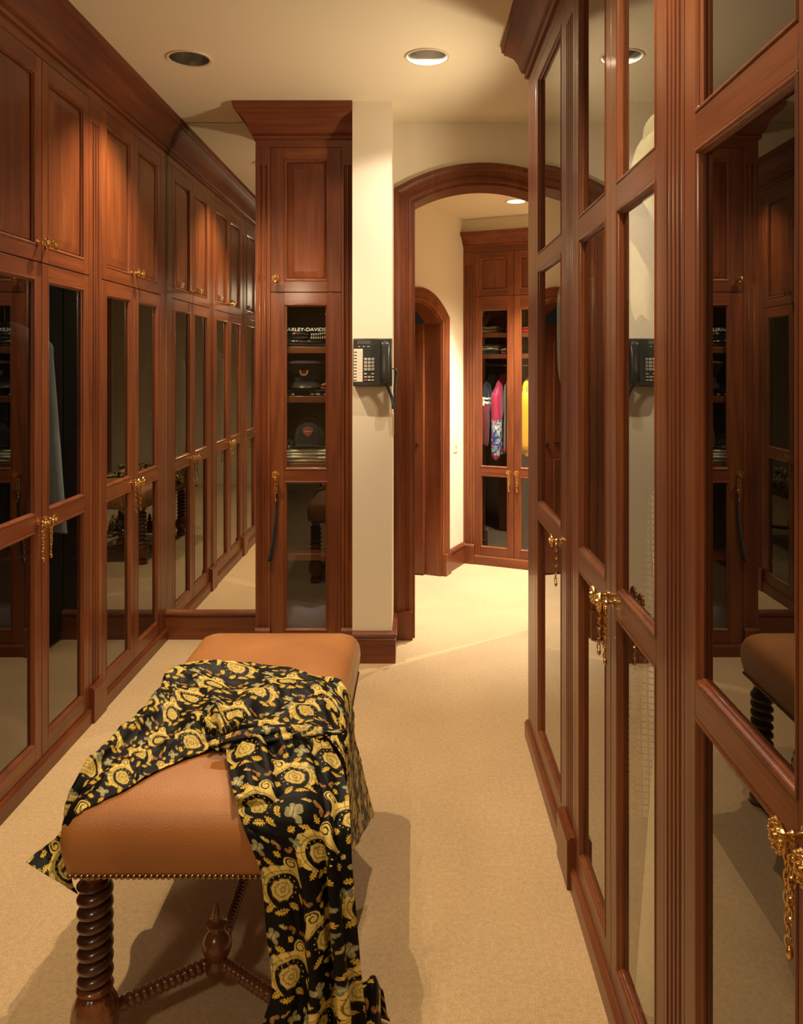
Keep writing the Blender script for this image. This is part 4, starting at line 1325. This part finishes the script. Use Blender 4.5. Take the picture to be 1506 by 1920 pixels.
def garment(cab, name, label, cat, x, rod, zb, mats, thick=0.035, y0=0.055, y1=0.50, sleeve=None, bands=None, group=None, seed=1, flare=1.0, tail=0.0, sl_r=0.032, hlabel=None, x_off=0.0, fold=0.10, y0b=None, sl_bands=None, half=None):
    """clothing hung across the cabinet; y0 is the edge towards the aisle"""
    T = frame_of(cab); base = T @ Vector((x, 0, 0))
    e = empty(name, base, cab.rotation_euler.z); tag(e, label, cat, group)
    yc = (y0 + y1) / 2; hy = (y1 - y0) / 2
    zt = rod - 0.072
    if y0b is None: y0b = y0
    yb = (y0b + y1) / 2; hb = (y1 - y0b) / 2
    rings = [(zt, 0, yc, 0.016, 0.045), (zt - 0.03, 0, yc, thick * 0.7, hy * 0.55), (zt - 0.085, 0, yc, thick * 0.9, hy * 0.95), (zt - 0.16, 0, yc, thick, hy),
             (zt - 0.16 - (zt - 0.16 - zb) * 0.5, x_off * 0.5, (yc + yb) / 2, thick * 1.05 * flare ** 0.5, (hy + hb) / 2), (zb, x_off, yb, thick * flare, hb)]
    m = loft(rings, 40, seed, fold)
    if bands: banded(m, bands)
    m.build('body', mats, e, angle=60)
    if sleeve:
        zs = zt - 0.10
        sr = [(zs + 0.03, 0, y0 + 0.05, 0.005, 0.008), (zs - 0.02, 0, y0 + 0.02, sl_r * 0.7, sl_r * 0.8), (zs - 0.08, 0, y0 + 0.006, sl_r, sl_r * 1.1), (zs - (zs - sleeve) * 0.5, 0.004, y0 + 0.002, sl_r * 1.05, sl_r * 1.1), (sleeve + 0.05, 0.0, y0 - 0.002 + tail, sl_r * 0.85, sl_r * 0.9), (sleeve, 0.002, y0 + tail, sl_r * 0.62, sl_r * 0.7)]
        s_ = loft(sr, 20, seed + 9, 0.07, 4)
        if sl_bands: banded(s_, sl_bands)
        elif bands: banded(s_, bands)
        s_.build('sleeve', mats, e, angle=60)
    if hlabel:
        hanger(cab, x, rod, hlabel, 'hangers on the clothes rails', (y0 + y1) / 2, (y1 - y0) / 2 - 0.05)
    return e

# left bay with the blue shirt (local x = y - 2.30; rail 1.70)
garment(U[2], 'shirt', 'grey blue shirt hanging behind the left glass door', 'shirt', 0.875, 1.70, 0.80, [C['blue']], thick=0.03, y0=0.11, y0b=0.042, seed=3, hlabel='hanger under the grey blue shirt', x_off=-0.03, fold=0.05)
garment(U[2], 'jacket', 'dark navy jacket hanging beside the grey blue shirt', 'jacket', 0.775, 1.70, 0.72, [C['navy']], thick=0.03, y0=0.16, seed=4, sleeve=0.95, hlabel='hanger under the dark navy jacket')
garment(U[2], 'dressing_gown', 'dark striped dressing gown hanging behind the leftmost glass door', 'dressing gown', 0.36, 1.70, 0.45, [C['olive']], thick=0.045, y0=0.10, seed=5, sleeve=0.9, hlabel='hanger under the dark striped dressing gown')
garment(U[1], 'jacket', 'black jacket in the dark wardrobe bay next to the mirror', 'jacket', 0.35, 1.70, 0.85, [C['black']], thick=0.04, y0=0.12, seed=6, sleeve=0.95, hlabel='hanger under the black jacket')
garment(U[3], 'overcoat', 'long black overcoat in the bay seen only in the mirror', 'coat', 0.40, 1.70, 0.55, [C['black']], thick=0.045, y0=0.12, seed=7, sleeve=0.9, hlabel='hanger under the long black overcoat')

# right hand wardrobes (local x runs towards the camera)
garment(R[2], 'blouse', 'white blouse hanging high behind the glass of the middle right wardrobe', 'blouse', 0.27, 2.36, 1.62, [C['white']], thick=0.035, y0=0.075, y1=0.45, seed=11, sleeve=1.62, hlabel='hanger under the high white blouse', tail=0.01)
garment(R[2], 'jacket', 'cream jacket hanging behind the glass near the broad fluted pilaster', 'jacket', 0.47, 2.15, 1.70, [C['cream']], thick=0.04, y0=0.062, y1=0.46, seed=12, sleeve=1.56, hlabel='hanger under the cream jacket')
garment(R[2], 'gown', 'long ivory chiffon gown reaching the floor of the right wardrobe', 'gown', 0.52, 1.35, 0.10, [C['sheer']], thick=0.05, y0=0.11, y0b=0.03, y1=0.46, seed=13, flare=1.5, hlabel='hanger under the ivory chiffon gown', fold=0.05)
garment(R[2], 'skirt', 'black and white checked skirt behind the ivory gown', 'skirt', 0.37, 1.32, 0.42, [C['gingham']], thick=0.04, y0=0.10, y0b=0.04, y1=0.44, seed=14, flare=1.3, hlabel='hanger under the checked skirt', fold=0.06)
garment(R[1], 'shirt', 'white shirt in the single door wardrobe at the far right', 'shirt', 0.46, 1.95, 1.35, [C['white']], thick=0.04, y0=0.065, y1=0.45, seed=15, sleeve=1.4, hlabel='hanger under the far white shirt')
garment(R[1], 'shirt', 'pale blue shirt in the single door wardrobe at the far right', 'shirt', 0.58, 1.90, 1.20, [C['blue']], thick=0.035, y0=0.075, y1=0.45, seed=16, sleeve=1.3, hlabel='hanger under the pale blue shirt')

# far wardrobe
FG = 'sportswear in the far wardrobe'
garment(farcab, 'jersey', 'maroon and navy jersey with two white stripes in the far wardrobe', 'jersey', 0.128, 1.455, 0.98, [C['navy'], C['white'], C['maroon']], thick=0.035, y0=0.10, seed=21, sleeve=0.86,
        bands=[(1.215, 0), (1.197, 1), (1.183, 0), (1.165, 1), (-1, 2)], group=FG, sl_r=0.036, hlabel='hanger under the maroon jersey', tail=0.02)
garment(farcab, 'track_jacket', 'crimson jacket with a blue graphic print in the far wardrobe', 'jacket', 0.222, 1.455, 0.80, [C['pink'], C['graphic']], thick=0.028, y0=0.09, seed=22, sleeve=0.765,
        bands=[(1.055, 0), (-1, 1)], sl_bands=[(1.06, 0), (0.79, 1), (-1, 0)], group=FG, sl_r=0.036, hlabel='hanger under the crimson jacket')
garment(farcab, 'sweater', 'grey sweater with a red hem between the crimson and yellow jackets', 'sweater', 0.292, 1.455, 0.82, [C['grey'], C['red']], thick=0.022, y0=0.085, seed=23,
        bands=[(0.865, 0), (-1, 1)], group=FG, hlabel='hanger under the grey sweater')
garment(farcab, 'rain_jacket', 'bright yellow jacket in the far wardrobe', 'jacket', 0.455, 1.455, 0.80, [C['yellow']], thick=0.07, y0=0.07, seed=24, sleeve=0.84, group=FG, sl_r=0.045, hlabel='hanger under the bright yellow jacket')

def folded(cab, name, label, x0, x1, y0, y1, z0, h, mats, layers=2, seed=1, cat='folded clothes', group=None, sag=0.004, split=None):
    """a folded garment: layers with a rounded front fold"""
    T = frame_of(cab); base = T @ Vector(((x0 + x1) / 2, (y0 + y1) / 2, z0))
    e = empty(name, base, cab.rotation_euler.z); tag(e, label, cat, group)
    rn = random.Random(seed)
    W, D = x1 - x0, y1 - y0
    hl = h / layers
    for k in range(layers):
        ph = rn.uniform(0, 6.28); dx = rn.uniform(-0.006, 0.006); w = W * rn.uniform(0.93, 1.0); dy = rn.uniform(-0.004, 0.006)
        m = MB(); rows = []
        for i in range(33):
            u = i / 32
            x = -w / 2 + w * u + dx
            endr = min(1, sqrt(max(0.03, 1 - (max(0, abs(u - 0.5) * 2 - 0.9) / 0.1) ** 2)))
            zc = hl * (k + 0.5) + sag * sin(7 * u + ph) * (k + 0.5) / layers
            row = []
            for j in range(22):
                a = 2 * pi * j / 22
                ca, sa = cos(a), sin(a)
                row.append((x, dy - (D / 2 - 0.012 + 0.003 * sin(9 * u + ph)) * np.sign(ca) * abs(ca) ** 0.35, max(0.0012, zc + hl * 0.5 * endr * np.sign(sa) * abs(sa) ** 0.55 * (1 + 0.12 * sin(11 * u + 2 * ph)))))
            rows.append(row)
        m.grid(rows, 0, cv=True)
        m.f.append(tuple(range(22))); m.m.append(0); m.f.append(tuple(len(m.v) - 22 + i for i in range(22))); m.m.append(0)
        m.build('fold', mats[k % len(mats)], e, angle=60)
    return e

# narrow cabinet: local x 0.08..0.42 visible glass 0.14..0.37; shelf tops 1.549 1.30 0.962 0.505
G2 = 'folded clothes in the narrow cabinet'
folded(colcab, 'folded_shirt', 'folded black shirt at the bottom of the top shelf pile', 0.10, 0.41, 0.04, 0.22, 1.549, 0.035, [C['black'], C['bandana']], 2, 31, 'shirt', G2)
folded(colcab, 'folded_shirt', 'folded navy shirt in the top shelf pile', 0.09, 0.26, 0.045, 0.21, 1.5845, 0.036, [C['navy'], C['bandana']], 2, 32, 'shirt', G2)
folded(colcab, 'folded_shirt', 'folded black and white striped shirt on the top shelf', 0.262, 0.41, 0.035, 0.20, 1.5845, 0.036, [C['zebra']], 2, 33, 'shirt', G2)
ts_ = folded(colcab, 'folded_shirt', 'folded black shirt with pale lettering on the top of the pile', 0.09, 0.41, 0.05, 0.22, 1.621, 0.026, [C['black']], 1, 34, 'shirt', G2, sag=0.0)
tm = text_mesh('HARLEY-DAVIDSON', 0.032, C['white'], 'lettering', 0.0003)
inst(tm, 'lettering', ts_, (0.012, -0.0855, 0.014), (radians(62), 0, 0)).scale = (0.92, 0.9, 1)
folded(colcab, 'bandana', 'dark patterned bandana under the peaked cap', 0.10, 0.40, 0.035, 0.20, 1.30, 0.03, [C['bandana'], C['navy']], 2, 35, 'bandana', G2)
folded(colcab, 'bandana', 'red and white bandana at the right of the peaked cap', 0.315, 0.41, 0.03, 0.15, 1.3305, 0.035, [C['red'], C['zebra']], 2, 36, 'bandana', G2)
folded(colcab, 'folded_trousers', 'folded cream trousers at the bottom of the third shelf pile', 0.10, 0.41, 0.035, 0.21, 0.962, 0.036, [C['cream'], C['white']], 2, 37, 'trousers', G2)
folded(colcab, 'folded_trousers', 'folded white trousers on top of the cream trousers', 0.115, 0.41, 0.035, 0.20, 0.9985, 0.03, [C['white'], C['cream']], 2, 38, 'trousers', G2)
folded(colcab, 'folded_shirt', 'folded striped shirt at the left of the dark cap', 0.09, 0.17, 0.04, 0.20, 1.029, 0.045, [C['zebra'], C['black']], 2, 39, 'shirt', G2)
folded(colcab, 'folded_shirt', 'folded striped shirt at the right of the dark cap', 0.335, 0.415, 0.04, 0.20, 1.029, 0.045, [C['bandana'], C['zebra']], 2, 40, 'shirt', G2)
folded(colcab, 'blanket', 'dusty violet blanket at the bottom of the narrow cabinet', 0.09, 0.41, 0.03, 0.22, 0.069, 0.15, [C['violet']], 1, 41, 'blanket', G2)

def peaked_cap(cab, x, y, z, label):
    T = frame_of(cab); e = empty('peaked_cap', T @ Vector((x, y, z)), cab.rotation_euler.z); tag(e, label, 'cap')
    m = MB(); m.lathe([(0.070, 0.03), (0.071, 0.075), (0.074, 0.085), (0.105, 0.125), (0.108, 0.135), (0.10, 0.145), (0.05, 0.150), (0.002, 0.151)], 36)
    m.build('crown', C['black'], e, angle=50)
    m = MB(); m.tube([(0.107 * cos(a), 0.107 * sin(a), 0.1365) for a in np.linspace(0, 2 * pi, 40, endpoint=False)], 0.0028, 6, closed=True); m.build('piping', C['maroon'], e)
    m = MB(); rows = []
    for r_, z_ in ((0.069, 0.045), (0.085, 0.036), (0.100, 0.022), (0.106, 0.012)):
        rows.append([(r_ * sin(a) * (0.92), -r_ * cos(a) * 1.0, z_ + 0.012 * (1 - cos(a)) - 0.006) for a in np.linspace(-1.2, 1.2, 21)])
    m.grid(rows); vz = m.build('visor', M['handset'], e); vz.modifiers.new('thickness', 'SOLIDIFY').thickness = 0.003
    m = MB()
    for k in range(15):
        a = pi / 2 + 0.5 + (2 * pi - 1.0) * k / 14
        m.ball((0.017 * cos(a), -0.082, 0.092 + 0.017 * sin(a)), 0.0052, 8, 5, sc=(1, .5, 1))
        m.ball((0.0215 * cos(a), -0.082, 0.092 + 0.0215 * sin(a)), 0.003, 6, 4, sc=(1, .6, 1))
    bd = m.build('badge', C['gold'], e)
    m = MB(); m.ball((0, -0.082, 0.092), 0.0125, 14, 8, sc=(1, .35, 1)); m.build('enamel', C['badge_red'], bd)
    return e
peaked_cap(colcab, 0.235, 0.128, 1.3305, 'black peaked cap with a gilt wreath badge on the second shelf')
def ball_cap(cab, x, y, z, label):
    T = frame_of(cab); e = empty('baseball_cap', T @ Vector((x, y, z)), cab.rotation_euler.z); tag(e, label, 'cap')
    m = MB(); rows = []
    for k in range(13):
        a = pi / 2 * k / 12
        rows.append([(0.082 * cos(a) * cos(b), 0.086 * cos(a) * sin(b), 0.02 + 0.135 * sin(a) ** 0.8) for b in np.linspace(0, 2 * pi, 32, endpoint=False)])
    m.grid(rows, 0, cv=True); m.build('crown', C['black'], e, angle=60)
    m = MB(); rows = []
    for r_, z_ in ((0.082, 0.026), (0.10, 0.022), (0.118, 0.014)):
        rows.append([(r_ * 0.8 * sin(a), -r_ * cos(a) + 0.012, z_ + 0.014 * cos(a * 1.2) - 0.01) for a in np.linspace(-1.25, 1.25, 21)])
    m.grid(rows); o = m.build('visor', C['black'], e); o.modifiers.new('thickness', 'SOLIDIFY').thickness = 0.003
    m = MB()
    pts = [(-0.03, 0.004), (-0.022, 0.022), (0, 0.026), (0.022, 0.022), (0.03, 0.004), (0.02, -0.014), (0, -0.03), (-0.02, -0.014)]
    m.prism(pts, -0.003, 0.003, 'y'); o = m.build('emblem', C['badge_red'], e, bevel=0.001)
    o.location = (0, -0.076, 0.09); o.rotation_euler = (radians(-14), 0, 0)
    m = MB(); m.box(-0.018, 0.018, -0.004, -0.003, -0.003, 0.003); q = m.build('bar', C['tan'], o)
    return e
ball_cap(colcab, 0.255, 0.125, 1.029, 'dark cap with a dull red emblem on the third shelf')
# black ribbon hanging from the handle of the narrow cabinet
m = MB(); rows = []
for k in range(21):
    t = k / 20
    cxr = 0.004 - 0.036 * t ** 2; w = 0.0045 + 0.007 * t
    rows.append([(cxr - w, -0.012 + 0.003 * sin(5 * t), -0.09 - 0.345 * t), (cxr + w, -0.016 + 0.003 * sin(5 * t), -0.09 - 0.345 * t)])
m.grid(rows)
T = frame_of(colcab)
o = m.build('ribbon', C['black'], None, T @ Vector((0.105, 0, 0.913))); o.modifiers.new('thickness', 'SOLIDIFY').thickness = 0.002
tag(o, 'long black ribbon hanging from the handle of the narrow cabinet', 'ribbon')

# far wardrobe shelves: 1.69 and 1.535
G3 = 'folded clothes in the far wardrobe'
folded(farcab, 'folded_scarf', 'folded tan scarf on the top shelf of the far wardrobe', 0.10, 0.22, 0.08, 0.30, 1.69, 0.05, [C['grey'], C['tan']], 2, 51, 'scarf', G3)
folded(farcab, 'folded_sweater', 'folded dark teal sweater on the lower shelf of the far wardrobe', 0.10, 0.235, 0.08, 0.34, 1.535, 0.03, [C['teal']], 2, 52, 'sweater', G3)
folded(farcab, 'folded_sweater', 'folded cream sweater on the dark teal one', 0.10, 0.23, 0.08, 0.33, 1.5655, 0.016, [C['cream']], 1, 53, 'sweater', G3)
folded(farcab, 'folded_sweater', 'folded tan sweater topmost on the cream one', 0.11, 0.24, 0.08, 0.33, 1.582, 0.024, [C['tan'], C['black']], 2, 54, 'sweater', G3)
folded(farcab, 'folded_sweater', 'folded maroon sweater beside the dark teal pile', 0.25, 0.36, 0.08, 0.33, 1.535, 0.04, [C['maroon'], C['tan']], 2, 55, 'sweater', G3)
folded(farcab, 'folded_shirt', 'folded red shirt at the right of the upper shelf of the far wardrobe', 0.41, 0.60, 0.08, 0.32, 1.69, 0.045, [C['red']], 2, 56, 'shirt', G3)
folded(farcab, 'red_cloth', 'small red cloth over the shelf edge in the far wardrobe', 0.30, 0.345, 0.07, 0.28, 1.69, 0.05, [C['red']], 1, 57, 'cloth', G3)
